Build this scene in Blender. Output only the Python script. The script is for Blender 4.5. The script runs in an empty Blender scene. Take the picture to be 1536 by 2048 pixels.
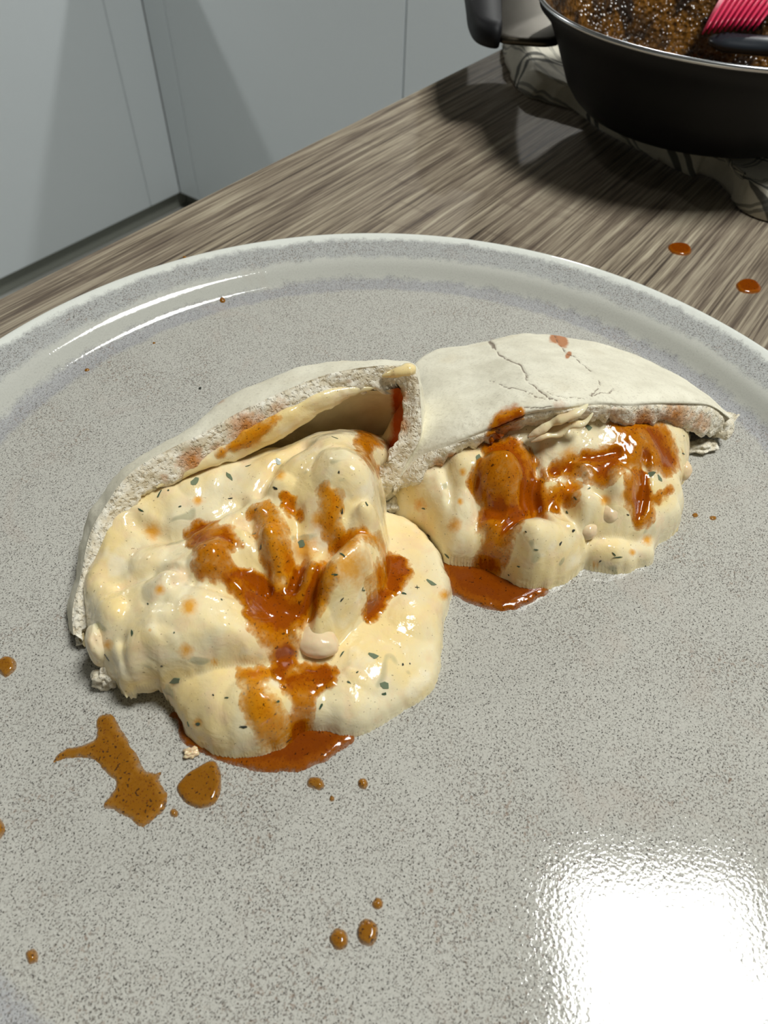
import bpy, math, random
import numpy as np
from mathutils import Matrix, Vector
from mathutils.noise import noise as mnoise

random.seed(7)
C = bpy.context.scene.collection
# ------------------------------------------------------------------ camera
F_PX, CAM_H = 1400.0, 0.1574
NADIR = (725.0, 2215.0)                       # where the plumb line through the lens meets the picture
def basis():
    d = np.array([NADIR[0]-768, -(NADIR[1]-1024), -F_PX]); d /= np.linalg.norm(d)
    up = -d
    fw = np.array([0, 0, -1.0]); fw = fw-up*fw.dot(up); fw /= np.linalg.norm(fw)
    B = np.array([np.cross(fw, up), fw, up])
    return np.array([UO[0]*B[0]+UO[1]*B[1], -(VO[0]*B[0]+VO[1]*B[1]), B[2]])
UO = (.5725, .8199); VO = (.8199, -.5725)       # worktop direction seen from the lens's heading: world X runs along the worktops
def rot(x, y): return (x*UO[0]+y*UO[1], -(x*VO[0]+y*VO[1]))
YAW = -math.atan2(UO[1], UO[0])
CB = basis()
EYE = np.array([0, 0, CAM_H])
cam = bpy.data.objects.new('camera', bpy.data.cameras.new('camera')); C.objects.link(cam)
mw = Matrix([list(CB[i])+[EYE[i]] for i in range(3)]+[[0, 0, 0, 1]])
cam.matrix_world = mw
cam.data.sensor_fit = 'VERTICAL'; cam.data.sensor_height = 36; cam.data.sensor_width = 27
cam.data.lens = F_PX/2048*36
cam.data.clip_start = 0.01
cam.data.dof.use_dof = True; cam.data.dof.focus_distance = 0.185; cam.data.dof.aperture_fstop = 26
bpy.context.scene.camera = cam

def at(px, py, z):
    """world point on the level z that is seen at a given place"""
    r = CB @ np.array([px-768.0, -(py-1024.0), -F_PX])
    return EYE + r*((z-CAM_H)/r[2])
def at_many(P):
    P = np.asarray(P, float)
    r = np.stack([P[:, 0]-768, -(P[:, 1]-1024), -F_PX*np.ones(len(P))], 1) @ CB.T
    return EYE + r*((P[:, 2]-CAM_H)/r[:, 2])[:, None]
def to_px(W):
    c = (W-EYE) @ CB
    return np.stack([768-F_PX*c[:, 0]/c[:, 2], 1024+F_PX*c[:, 1]/c[:, 2]], 1)

# kitchen axes: U runs along the worktops, V across them; K0 is the inner corner of the far cabinets
U = np.array([1.0, 0, 0]); V = np.array([0, -1.0, 0]); K0 = np.array([*rot(-.623, 2.0), 0])
def kuv(u, v, z): return K0+U*u+V*v+np.array([0, 0, z])

# ------------------------------------------------------------------ world, lights, exposure
sc = bpy.context.scene
sc.view_settings.view_transform = 'Standard'; sc.view_settings.look = 'None'
sc.view_settings.gamma = 1; sc.view_settings.use_curve_mapping = False
sc.view_settings.exposure = 0.16
w = bpy.data.worlds.new('room'); sc.world = w; w.use_nodes = True
bg = w.node_tree.nodes['Background']; bg.inputs[0].default_value = (.86, .95, 1, 1); bg.inputs[1].default_value = .08

def panel(name, loc, size, power, col=(.985, 1, .98)):
    l = bpy.data.lights.new(name, 'AREA'); l.shape = 'RECTANGLE'; l.size = size[0]; l.size_y = size[1]
    l.energy = power; l.color = col
    o = bpy.data.objects.new(name, l); C.objects.link(o)
    a = math.atan2(U[1], U[0])
    o.location = loc; o.rotation_euler = (0, 0, LROT)
    return o
LROT = YAW
panel('ceiling_panel_light', (*rot(.61, .16), 1.52), (.38, .46), 25)
LROT = math.atan2(U[1], U[0])
pA = kuv(.56, 1.0, .94); panel('wall_spot_light', pA, (.06, .06), 9)
pB = kuv(-.8, -.56, .94); panel('wall_spot_light', pB, (.06, .06), 7)

# ------------------------------------------------------------------ helpers: objects
def link(name, me, parent=None, mats=(), smooth=True):
    o = bpy.data.objects.new(name, me); C.objects.link(o)
    for m in mats: me.materials.append(m)
    if smooth: me.polygons.foreach_set('use_smooth', [True]*len(me.polygons))
    if parent is not None: o.parent = parent
    return o
def mesh(name, v, f, parent=None, mats=(), smooth=True):
    me = bpy.data.meshes.new(name); me.from_pydata([tuple(map(float, p)) for p in v], [], [tuple(map(int, q)) for q in f]); me.update()
    return link(name, me, parent, mats, smooth)
def tag(o, label=None, cat=None, group=None, kind=None):
    if label: o['label'] = label
    if cat: o['category'] = cat
    if group: o['group'] = group
    if kind: o['kind'] = kind
    return o
def empty(name, loc):
    o = bpy.data.objects.new(name, None); C.objects.link(o); o.location = tuple(loc); o.empty_display_size = .01
    return o
def keep_parent(o, par):
    """parent without moving (parents are unrotated empties or identity meshes)"""
    o.parent = par
    if par.type == 'EMPTY': o.matrix_parent_inverse = (Matrix.Translation(par.location) @ par.rotation_euler.to_matrix().to_4x4()).inverted()
    return o
def attr(o, name, vals):
    a = o.data.attributes.new(name, 'FLOAT', 'POINT'); a.data.foreach_set('value', np.asarray(vals, np.float32))
def grid_faces(n, m, closed=False):
    """n rows by m columns"""
    i, j = np.meshgrid(np.arange(n-1), np.arange(m if closed else m-1), indexing='ij')
    j2 = (j+1) % m
    return np.stack([i*m+j, i*m+j2, (i+1)*m+j2, (i+1)*m+j], -1).reshape(-1, 4)
def lathe(name, prof, cx, cy, n=128, parent=None, mats=()):
    prof = np.array(prof, float); a = np.linspace(0, 2*np.pi, n, endpoint=False)
    v = np.stack([cx+prof[:, :1]*np.cos(a), cy+prof[:, :1]*np.sin(a), np.repeat(prof[:, 1:2], n, 1)], -1).reshape(-1, 3)
    return mesh(name, v, grid_faces(len(prof), n, True), parent, mats)
def box(name, a, b, frame=None, parent=None, mats=(), bev=.0015):
    """box between two corners given in kitchen (u,v,z) or world axes"""
    import bmesh
    bm = bmesh.new(); bmesh.ops.create_cube(bm, size=1)
    a = np.array(a, float); b = np.array(b, float)
    for q in bm.verts:
        c = np.array(q.co)*np.abs(b-a)
        q.co = Vector(c)
    if bev: bmesh.ops.bevel(bm, geom=bm.edges[:], offset=bev, segments=2, affect='EDGES')
    bmesh.ops.recalc_face_normals(bm, faces=bm.faces[:])
    me = bpy.data.meshes.new(name); bm.to_mesh(me); bm.free()
    o_ = link(name, me, parent, mats, False); c = (a+b)/2
    o_.location = kuv(*c) if frame else c
    if frame: o_.rotation_euler = (0, 0, math.atan2(U[1], U[0]))
    return o_
def tube(name, pts, rad, seg=10, parent=None, mats=(), flat=1.0):
    pts = np.array(pts, float); n = len(pts); rad = np.broadcast_to(rad, (n,))
    T = np.gradient(pts, axis=0); T /= np.linalg.norm(T, axis=1)[:, None]
    ref = np.array([0, 0, 1.0]); V_ = []
    a = np.linspace(0, 2*np.pi, seg, endpoint=False)
    for p, t, r in zip(pts, T, rad):
        s = np.cross(t, ref); s /= np.linalg.norm(s)+1e-9; q = np.cross(s, t)
        V_.append(p+r*(np.cos(a)[:, None]*s+flat*np.sin(a)[:, None]*q))
    v = np.concatenate(V_); f = [list(x) for x in grid_faces(n, seg, True)]
    f += [list(range(seg))[::-1], list(range((n-1)*seg, n*seg))]
    me = bpy.data.meshes.new(name); me.from_pydata([tuple(map(float, p)) for p in v], [], [tuple(map(int, q)) for q in f]); me.update()
    return link(name, me, parent, mats)

# ------------------------------------------------------------------ helpers: numbers
def h2(ix, iy, s):
    n = (ix*374761393+iy*668265263+s*1442695041) & 0xffffffff
    n = ((n ^ (n >> 13))*1274126177) & 0xffffffff
    return ((n ^ (n >> 16)) & 0xffff)/65535.0
def vnoise(x, y, s=0):
    ix = np.floor(x).astype(np.int64); iy = np.floor(y).astype(np.int64); fx = x-ix; fy = y-iy
    fx = fx*fx*(3-2*fx); fy = fy*fy*(3-2*fy)
    a = h2(ix, iy, s); b = h2(ix+1, iy, s); c = h2(ix, iy+1, s); d = h2(ix+1, iy+1, s)
    return (a+(b-a)*fx)*(1-fy)+(c+(d-c)*fx)*fy-.5
def fbm(x, y, s=0, o=4):
    r = 0; a = 1
    for k in range(o): r = r+a*vnoise(x*2**k+17.3*k, y*2**k-9.1*k, s+k); a *= .5
    return r
def sd_poly(x, y, poly):
    """signed distance, positive inside"""
    P = np.asarray(poly, float); Q = np.roll(P, -1, 0); best = np.full(x.shape, 1e18); inside = np.zeros(x.shape, bool)
    for (ax, ay), (bx, by) in zip(P, Q):
        dx, dy = bx-ax, by-ay; L = dx*dx+dy*dy+1e-18
        t = np.clip(((x-ax)*dx+(y-ay)*dy)/L, 0, 1)
        best = np.minimum(best, (x-ax-t*dx)**2+(y-ay-t*dy)**2)
        cr = (ay > y) != (by > y)
        with np.errstate(divide='ignore', invalid='ignore'):
            inside ^= cr & (x < (bx-ax)*(y-ay)/(by-ay if by != ay else 1e-18)+ax)
    return np.where(inside, 1, -1)*np.sqrt(best)
def sd_line(x, y, pl):
    best = np.full(x.shape, 1e18)
    for (ax, ay), (bx, by) in zip(pl[:-1], pl[1:]):
        dx, dy = bx-ax, by-ay; L = dx*dx+dy*dy+1e-18
        t = np.clip(((x-ax)*dx+(y-ay)*dy)/L, 0, 1)
        best = np.minimum(best, (x-ax-t*dx)**2+(y-ay-t*dy)**2)
    return np.sqrt(best)
def smooth_poly(P, n=6, closed=True):
    """Catmull-Rom through the points (any dimension)"""
    P = np.asarray(P, float); N = len(P); out = []
    rng = range(N if closed else N-1)
    g = (lambda i: P[i % N]) if closed else (lambda i: P[min(max(i, 0), N-1)])
    for i in rng:
        a, b, c, d = g(i-1), g(i), g(i+1), g(i+2)
        for k in range(n):
            t = k/n
            out.append(.5*((2*b)+(c-a)*t+(2*a-5*b+4*c-d)*t*t+(3*b-a-3*c+d)*t**3))
    if not closed: out.append(P[-1])
    return np.array(out)
def sstep(a, b, x):
    t = np.clip((x-a)/(b-a), 0, 1); return t*t*(3-2*t)
def tps(ctrl, x, y, lam=1e-3):
    """thin-plate surface through (x,y,z) control points; lengths in mm"""
    c = np.asarray(ctrl, float); n = len(c)
    def k(r2): return np.where(r2 > 0, .5*r2*np.log(r2+1e-12), 0)
    A = np.zeros((n+3, n+3)); A[:n, :n] = k((c[:, None, 0]-c[None, :, 0])**2+(c[:, None, 1]-c[None, :, 1])**2)+lam*np.eye(n)*1000
    A[:n, n] = 1; A[:n, n+1:] = c[:, :2]; A[n:, :n] = A[:n, n:].T
    s = np.linalg.solve(A, np.r_[c[:, 2], 0, 0, 0]); r = s[n]+s[n+1]*x+s[n+2]*y
    for i in range(n): r = r+s[i]*k((x-c[i, 0])**2+(y-c[i, 1])**2)
    return r

# ------------------------------------------------------------------ helpers: materials
class NT:
    def __init__(self, name):
        self.m = bpy.data.materials.new(name); self.m.use_nodes = True; self.t = self.m.node_tree
        self.b = self.t.nodes['Principled BSDF']; self.out = self.t.nodes['Material Output']
    def n(self, typ, **kw):
        x = self.t.nodes.new(typ)
        for k, v_ in kw.items(): setattr(x, k, v_)
        return x
    def l(self, a, b): self.t.links.new(a, b)
    def coord(self, scale=(1, 1, 1), rot=(0, 0, 0)):
        tc = self.n('ShaderNodeTexCoord'); mp = self.n('ShaderNodeMapping')
        mp.inputs['Scale'].default_value = scale; mp.inputs['Rotation'].default_value = rot
        self.l(tc.outputs['Object'], mp.inputs[0]); return mp.outputs[0]
    def noise(self, vec, scale, detail=3, rough=.5, dist=0):
        x = self.n('ShaderNodeTexNoise'); x.inputs['Scale'].default_value = scale; x.inputs['Detail'].default_value = detail
        x.inputs['Roughness'].default_value = rough; x.inputs['Distortion'].default_value = dist
        self.l(vec, x.inputs['Vector']); return x.outputs[0]
    def voronoi(self, vec, scale, feature='F1'):
        x = self.n('ShaderNodeTexVoronoi', feature=feature); x.inputs['Scale'].default_value = scale
        self.l(vec, x.inputs['Vector']); return x.outputs['Distance']
    def ramp(self, fac, stops, interp='LINEAR'):
        x = self.n('ShaderNodeValToRGB'); x.color_ramp.interpolation = interp
        e = x.color_ramp.elements
        while len(e) < len(stops): e.new(.5)
        for el, (p, c) in zip(e, stops):
            el.position = p; el.color = (c, c, c, 1) if isinstance(c, (int, float)) else (*c, 1)
        self.l(fac, x.inputs[0]); return x.outputs[0]
    def mix(self, fac, a, b, mode='MIX'):
        x = self.n('ShaderNodeMix', data_type='RGBA', blend_type=mode)
        for sock, val in ((x.inputs[0], fac), (x.inputs[6], a), (x.inputs[7], b)):
            if hasattr(val, 'is_linked'): self.l(val, sock)
            elif isinstance(val, (int, float)): sock.default_value = val
            else: sock.default_value = (*val, 1)
        return x.outputs[2]
    def math(self, op, a, b=0.0):
        x = self.n('ShaderNodeMath', operation=op)
        for sock, val in ((x.inputs[0], a), (x.inputs[1], b)):
            if hasattr(val, 'is_linked'): self.l(val, sock)
            else: sock.default_value = val
        return x.outputs[0]
    def attr(self, name):
        x = self.n('ShaderNodeAttribute', attribute_name=name); return x.outputs['Fac']
    def bump(self, h, dist, strength=1.0, prev=None):
        x = self.n('ShaderNodeBump'); x.inputs['Distance'].default_value = dist; x.inputs['Strength'].default_value = strength
        self.l(h, x.inputs['Height'])
        if prev is not None: self.l(prev, x.inputs['Normal'])
        return x.outputs[0]
    def set(self, **kw):
        names = dict(color='Base Color', rough='Roughness', metal='Metallic', normal='Normal', ior='IOR', coat='Coat Weight', coat_rough='Coat Roughness',
                     sss='Subsurface Weight', sss_scale='Subsurface Scale', sss_rad='Subsurface Radius', alpha='Alpha', spec='Specular IOR Level', sheen='Sheen Weight', coat_normal='Coat Normal', trans='Transmission Weight')
        for k, v_ in kw.items():
            s = self.b.inputs[names[k]]
            if hasattr(v_, 'is_linked'): self.l(v_, s)
            elif isinstance(v_, (tuple, list)) and k == 'color': s.default_value = (*v_, 1)
            else: s.default_value = v_
        return self.m
def srgb(r, g, b):
    f = lambda c: ((c/255+.055)/1.055)**2.4 if c > 10 else c/255/12.92
    return (f(r), f(g), f(b))
def plain(name, col, rough=.5, **kw): return NT(name).set(color=col, rough=rough, **kw)

# cabinets and floor
m_cab = NT('matt_white_lacquer'); m_cab.set(color=srgb(222, 228, 230), rough=.42,
    normal=m_cab.bump(m_cab.noise(m_cab.coord(), 30, 2), .002, .05)); m_cab = m_cab.m
m_gap = plain('dark_gap', srgb(60, 62, 62), .8)
m_plinth = plain('plinth_grey', srgb(150, 152, 142), .5)
t = NT('floor_vinyl'); c_ = t.coord()
t.set(color=t.mix(t.noise(c_, 6, 4), srgb(188, 190, 184), srgb(206, 206, 200)), rough=.4); m_floor = t.m

# rustic oak laminate: grain runs along the worktop
t = NT('rustic_oak_laminate'); ang = math.atan2(U[1], U[0])
ca = t.coord(); 
mp0 = t.n('ShaderNodeMapping'); mp0.inputs['Rotation'].default_value = (0, 0, 0); t.l(ca, mp0.inputs[0])
def strch(sx, sy):
    q = t.n('ShaderNodeMapping'); q.inputs['Scale'].default_value = (sx, sy, 1); t.l(mp0.outputs[0], q.inputs[0]); return q.outputs[0]
g1 = t.noise(strch(9, 330), 1, 5, .62, .25)
g2 = t.noise(strch(22, 1000), 1, 4, .6, .1)
g3 = t.noise(strch(6, 40), 1, 3, .5, .8)
g5 = t.noise(strch(40, 2400), 1, 2, .5, .1)
g4 = t.noise(strch(60, 16), 1, 3, .5, 1.2)
gm = t.math('ADD', t.math('MULTIPLY', g1, .45), t.math('ADD', t.math('MULTIPLY', g2, .33), t.math('ADD', t.math('MULTIPLY', g3, .07), t.math('MULTIPLY', g5, .15))))
col = t.ramp(gm, [(.38, srgb(52, 44, 36)), (.455, srgb(100, 88, 74)), (.505, srgb(136, 124, 105)), (.56, srgb(166, 155, 133)), (.63, srgb(190, 180, 156))])
col = t.mix(t.ramp(g3, [(.35, 0.0), (.65, .32)]), col, srgb(104, 90, 80), 'MIX')
col = t.mix(t.ramp(g4, [(.62, 0.0), (.7, .25)]), col, srgb(80, 66, 56), 'MIX')
t.set(color=col, rough=.58, spec=.3, normal=t.bump(gm, .0009, .6)); m_wood = t.m

# ------------------------------------------------------------------ structure and kitchen units
m_wall = plain('white_wall_paint', srgb(168, 168, 164), .8)
for nm, a_, b_, mt_ in (('floor', (-3.7, -.7, -.91), (.7, 3.5, -.862), m_floor), ('ceiling', (-3.7, -.7, 1.56), (.7, 3.5, 1.6), m_wall), ('wall_left', (-3.6, -.7, -.862), (.6, -.6, 1.56), m_wall),
                        ('wall_far', (.6, -.7, -.862), (.7, 3.5, 1.56), m_wall), ('wall_right', (-3.6, 3.4, -.862), (.6, 3.5, 1.56), m_wall), ('wall_near', (-3.7, -.7, -.862), (-3.6, 3.5, 1.56), m_wall)):
    tag(box(nm, a_, b_, 1, mats=(mt_,), bev=0), kind='structure')

def cabinet(run, a, b, label, end=0):
    """base cabinet on the far-left run ('L', along U) or on the far run ('R', along V), carcass with two doors' worth of front"""
    z0, z1 = -.8, -.045
    c0 = kuv((a+b)/2, -.3, z0) if run == 'L' else kuv(.3, (a+b)/2, z0)
    e = empty('base_cabinet', c0); tag(e, label, 'cabinet', 'white base cabinets across the kitchen'); e.rotation_euler = (0, 0, math.atan2(U[1], U[0]))
    if run == 'L':
        o1 = box('carcass', (a, -.58, z0), (b, -.021, z1), 1, mats=(m_gap,), bev=0)
        o2 = box('door', (a+.0015, -.02, z0), (b-.0015, 0, z1-.004), 1, mats=(m_cab,))
    else:
        o1 = box('carcass', (.021, a, z0), (.58, b, z1), 1, mats=(m_gap,), bev=0)
        o2 = box('door', (0, a+.0015, z0), (.02, b-.0015, z1-.004), 1, mats=(m_cab,))
    keep_parent(o1, e); keep_parent(o2, e)
cabinet('L', -.705, -.107, 'white flat-fronted base cabinet just left of the kitchen corner')
cabinet('L', -1.305, -.705, 'white flat-fronted base cabinet, second left of the kitchen corner')
cabinet('R', .078, .768, 'white flat-fronted base cabinet just right of the kitchen corner')
cabinet('R', .768, 1.38, 'white flat-fronted base cabinet beside the wooden worktop edge')
o = box('corner_post', (-.107, -.02, -.8), (0, 0, -.049), 1, mats=(m_cab,)); tag(o, 'white narrow filler strip left of the inner kitchen corner', 'filler panel')
o = box('corner_post', (0, .001, -.8), (.02, .078, -.049), 1, mats=(m_cab,)); tag(o, 'white narrow filler strip right of the inner kitchen corner', 'filler panel')
o = box('plinth', (-1.305, -.06, -.862), (.05, -.04, -.8), 1, mats=(m_plinth,)); tag(o, 'grey recessed plinth under the left cabinets', 'plinth')
o = box('plinth', (.051, -.05, -.862), (.07, 1.38, -.8), 1, mats=(m_plinth,)); tag(o, 'grey recessed plinth right of the kitchen corner', 'plinth')
o = box('worktop', (-1.32, -.6, -.04), (-.016, .015, 0), 1, mats=(m_wood,)); tag(o, 'wood-look worktop above the left cabinets', 'worktop')
o = box('worktop', (-.015, -.6, -.04), (.6, 1.394, 0), 1, mats=(m_wood,)); tag(o, 'wood-look worktop above the cabinets right of the corner', 'worktop')
o = box('worktop', (-2.6, 1.395, -.04), (.6, 2.05, 0), 1, mats=(m_wood,), bev=.001)
tag(o, 'grey-brown oak-look worktop with the plate and pan on it', 'worktop')

# ------------------------------------------------------------------ plate
(PX, PY), ZF = rot(.002, .1163), .0094
prof = [(0, ZF), (.03, ZF), (.06, ZF), (.09, ZF), (.110, ZF), (.118, ZF), (.1215, ZF), (.1236, .00950), (.1250, .00975), (.1262, .0102), (.1272, .0109), (.1281, .0118), (.1290, .0128),
        (.1299, .0138), (.1308, .0147), (.1318, .0154), (.1332, .0161), (.1350, .0168), (.1370, .0175), (.1390, .0183), (.1408, .0190), (.1420, .0195), (.1430, .0198), (.1438, .0198), (.1444, .0195),
        (.1447, .0189), (.1445, .0180), (.143, .0165), (.140, .0142), (.136, .0110), (.130, .0078), (.121, .0052), (.108, .0042), (.097, .0036), (.0955, .0004), (.0915, .0002), (.090, .0036), (.06, .0042), (0, .0042)]
t = NT('speckled_stone_glaze')
tc = t.n('ShaderNodeTexCoord'); sx = t.n('ShaderNodeSeparateXYZ'); t.l(tc.outputs['Object'], sx.inputs[0])
ox = t.math('SUBTRACT', sx.outputs[0], PX); oy = t.math('SUBTRACT', sx.outputs[1], PY)
rad = t.math('SQRT', t.math('ADD', t.math('MULTIPLY', ox, ox), t.math('MULTIPLY', oy, oy)))
cv = tc.outputs['Object']
wob = t.math('MULTIPLY', t.math('SUBTRACT', t.noise(cv, 160, 5, .75), .5), .0060)
rr = t.math('MULTIPLY', t.math('SUBTRACT', t.math('ADD', rad, wob), .1132), 1/.032)    # 0..1 over r .110-.142
K = lambda r: (r-.110)/.032
flat = srgb(186, 184, 175); ring = srgb(170, 170, 170); band = srgb(192, 192, 183); gry = srgb(176, 177, 174); lip = srgb(222, 224, 216)
base = t.ramp(rr, [(K(.1165), flat), (K(.1185), ring), (K(.1228), ring), (K(.1245), band), (K(.1290), band), (K(.1310), gry), (K(.1365), gry), (K(.1383), lip)])
n1 = t.noise(cv, 1900, 2, .5); n2 = t.noise(cv, 2900, 1, .5); n3 = t.noise(cv, 60, 3, .6); n5 = t.noise(cv, 700, 3, .6)
amt = t.ramp(rr, [(0, 1.0), (K(.1165), .9), (K(.1185), .9), (K(.123), .8), (K(.1250), .12), (K(.1290), .12), (K(.131), .95), (K(.136), .95), (K(.1385), .05)])
sp1 = t.math('MULTIPLY', t.ramp(n1, [(.50, 0.0), (.64, 1.0)]), amt)
sp2 = t.math('MULTIPLY', t.ramp(n2, [(.61, 0.0), (.66, 1.0)]), amt)
dens = t.ramp(n3, [(.35, .35), (.65, .85)])
col = t.mix(t.math('MULTIPLY', sp1, dens), base, srgb(122, 116, 108))
col = t.mix(t.math('MULTIPLY', sp2, .9), col, srgb(62, 58, 54))
col = t.mix(t.math('MULTIPLY', t.ramp(t.noise(cv, 1100, 2), [(.6, 0.0), (.68, 1.0)]), t.math('MULTIPLY', t.ramp(n3, [(.5, 0.0), (.62, .5)]), amt)), col, srgb(134, 108, 88))
lp = t.math('MULTIPLY', t.ramp(t.noise(cv, 2100, 1), [(.6, 0.0), (.72, .5)]), amt)
col = t.mix(lp, col, srgb(205, 205, 196))
col = t.mix(t.ramp(t.noise(cv, 22, 4, .65, 1.5), [(.58, 0.0), (.75, .28)]), col, srgb(178, 160, 146))
bn = t.bump(t.noise(cv, 1300, 2, .5), .00010, .30)
t.set(color=col, rough=.05, ior=1.5, normal=bn); m_plate = t.m
plate = lathe('dinner_plate', prof, PX, PY, 256, mats=(m_plate,))
tag(plate, 'large round grey speckled stoneware plate with raised pale rim on the worktop', 'plate')

# ------------------------------------------------------------------ food materials
def sauce_mat(name, thin, deep, alpha_lo=.0, spk=.8, amax=.97, gr=.68):
    t = NT(name); cv = t.coord(); th = t.attr('thick')
    edge = t.math('ADD', th, t.math('MULTIPLY', t.math('SUBTRACT', t.noise(cv, 1000, 4, .7), .5), .7))
    edge = t.math('ADD', edge, t.math('MULTIPLY', t.math('SUBTRACT', t.noise(cv, 260, 3, .6), .5), .7))
    col = t.ramp(edge, [(.05, thin), (.5, tuple(.5*(a+b) for a, b in zip(thin, deep))), (.95, deep)])
    spk1 = t.ramp(t.noise(cv, 2300, 2, .6), [(.60, 0.0), (.68, spk)])
    col = t.mix(spk1, col, srgb(104, 42, 8))
    spk2 = t.ramp(t.noise(cv, 1300, 1, .5), [(gr, 0.0), (gr+.05, .8)])
    col = t.mix(spk2, col, srgb(52, 22, 8))
    t.set(color=col, rough=.09, ior=1.45, normal=t.bump(t.noise(cv, 420, 3), .0002, .3))
    tr = t.n('ShaderNodeBsdfTransparent'); mx = t.n('ShaderNodeMixShader')
    a = t.ramp(edge, [(.02, alpha_lo), (.30, .5), (.6, amax)])
    t.l(a, mx.inputs[0]); t.l(tr.outputs[0], mx.inputs[1]); t.l(t.b.outputs[0], mx.inputs[2]); t.l(mx.outputs[0], t.out.inputs[0])
    return t.m
m_sauce = sauce_mat('chilli_sauce', srgb(228, 150, 14), srgb(150, 70, 0))
m_sauce_wash = sauce_mat('thin_chilli_sauce', srgb(232, 164, 30), srgb(192, 106, 2), amax=.94)
m_sauce_dark = sauce_mat('deep_chilli_sauce', srgb(172, 98, 12), srgb(122, 56, 4))
m_drop = sauce_mat('sauce_drop_on_plate', srgb(176, 124, 44), srgb(140, 88, 6), .1, amax=.88, gr=.63)

t = NT('creamy_egg_filling'); cv = t.coord()
big = t.noise(cv, 55, 3, .5, .6); md = t.noise(cv, 180, 3, .55)
col = t.mix(t.ramp(big, [(.38, 0.0), (.62, 1.0)]), srgb(237, 224, 186), srgb(239, 215, 155))
col = t.mix(t.ramp(md, [(.52, 0.0), (.68, .55)]), col, srgb(234, 204, 164))
col = t.mix(t.ramp(t.noise(cv, 110, 2, .5), [(.60, 0.0), (.70, .5)]), col, srgb(244, 236, 212))
col = t.mix(t.ramp(t.noise(cv, 150, 1, .4, .5), [(.70, 0.0), (.76, .55)]), col, srgb(150, 152, 120))
col = t.mix(t.ramp(t.noise(cv, 1700, 1, .5), [(.725, 0.0), (.76, .6)]), col, srgb(96, 66, 36))
st = t.attr('stain')
sg = t.math('ADD', st, t.math('MULTIPLY', t.math('SUBTRACT', t.noise(cv, 500, 4, .7), .5), .8))
col = t.mix(t.ramp(sg, [(.32, 0.0), (.85, .9)]), col, srgb(224, 156, 34))
b1 = t.bump(t.noise(cv, 150, 4, .5, .6), .0014, .35)
b2 = t.bump(t.noise(cv, 650, 3, .55), .0003, .28, b1)
t.set(color=col, rough=.12, ior=1.46, normal=b2, sss=.35, sss_scale=.0016, sss_rad=(1, .8, .4)); m_fill = t.m

t = NT('chickpea_skin'); cv = t.coord()
t.set(color=t.mix(t.noise(cv, 200, 3), srgb(226, 196, 154), srgb(236, 216, 178)), rough=.18, sss=.3, sss_scale=.001, normal=t.bump(t.noise(cv, 400, 3), .0003, .4)); m_chunk = t.m

def crust_mat():
    t = NT('floury_pita_crust'); cv = t.coord()
    f = t.noise(cv, 90, 4, .6)
    col = t.mix(t.ramp(f, [(.35, 0.0), (.65, 1.0)]), srgb(218, 212, 190), srgb(234, 229, 208))
    col = t.mix(t.ramp(t.noise(cv, 1400, 2, .5), [(.55, 0.0), (.7, .35)]), col, srgb(176, 166, 146))
    col = t.mix(t.ramp(t.noise(cv, 45, 3, .5, 1), [(.58, 0.0), (.72, .3)]), col, srgb(206, 192, 160))
    st = t.math('ADD', t.attr('stain'), t.math('MULTIPLY', t.math('SUBTRACT', t.noise(cv, 600, 4, .7), .5), .7))
    col = t.mix(t.ramp(st, [(.35, 0.0), (.9, .9)]), col, srgb(176, 104, 44))
    col = t.mix(t.ramp(t.attr('crack'), [(.2, 0.0), (.8, .8)]), col, srgb(96, 74, 56))
    t.set(color=col, rough=.72, normal=t.bump(t.noise(cv, 700, 4, .6), .0004, .4)); return t.m
m_crust = crust_mat()
t = NT('torn_pita_crumb'); cv = t.coord()
col = t.mix(t.ramp(t.noise(cv, 420, 4, .65), [(.4, 0.0), (.62, 1.0)]), srgb(222, 210, 182), srgb(246, 240, 222))
st = t.math('ADD', t.attr('stain'), t.math('MULTIPLY', t.math('SUBTRACT', t.noise(cv, 330, 4, .7), .5), 1.1))
col = t.mix(t.ramp(st, [(.22, 0.0), (.55, .6), (.9, .95)]), col, srgb(186, 114, 20))
vb = t.voronoi(cv, 900)
bb = t.bump(t.noise(cv, 520, 6, .7), .0008, .5); bb = t.bump(t.ramp(t.noise(cv, 1100, 2, .5), [(.35, 0.0), (.5, 1.0)]), .0005, .6, bb)
col = t.mix(t.ramp(t.noise(cv, 1100, 2, .5), [(.32, .4), (.40, 0.0)]), col, srgb(160, 136, 100))
t.set(color=col, rough=.6, normal=bb); m_crumb = t.m
t = NT('cream_coated_inside'); cv = t.coord()
col = t.mix(t.noise(cv, 160, 3), srgb(226, 208, 160), srgb(236, 222, 186))
st = t.math('ADD', t.attr('stain'), t.math('MULTIPLY', t.math('SUBTRACT', t.noise(cv, 330, 4, .7), .5), .8))
col = t.mix(t.ramp(st, [(.3, 0.0), (.8, 1.0)]), col, srgb(190, 84, 20))
t.set(color=col, rough=.25, normal=t.bump(t.noise(cv, 260, 4), .0008, .5)); m_inner = t.m
m_herb = plain('dill_green', srgb(62, 82, 62), .3); m_herb3 = plain('soft_green_leaf', srgb(112, 124, 98), .25); m_herb2 = plain('dark_herb', srgb(48, 52, 44), .3)

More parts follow.
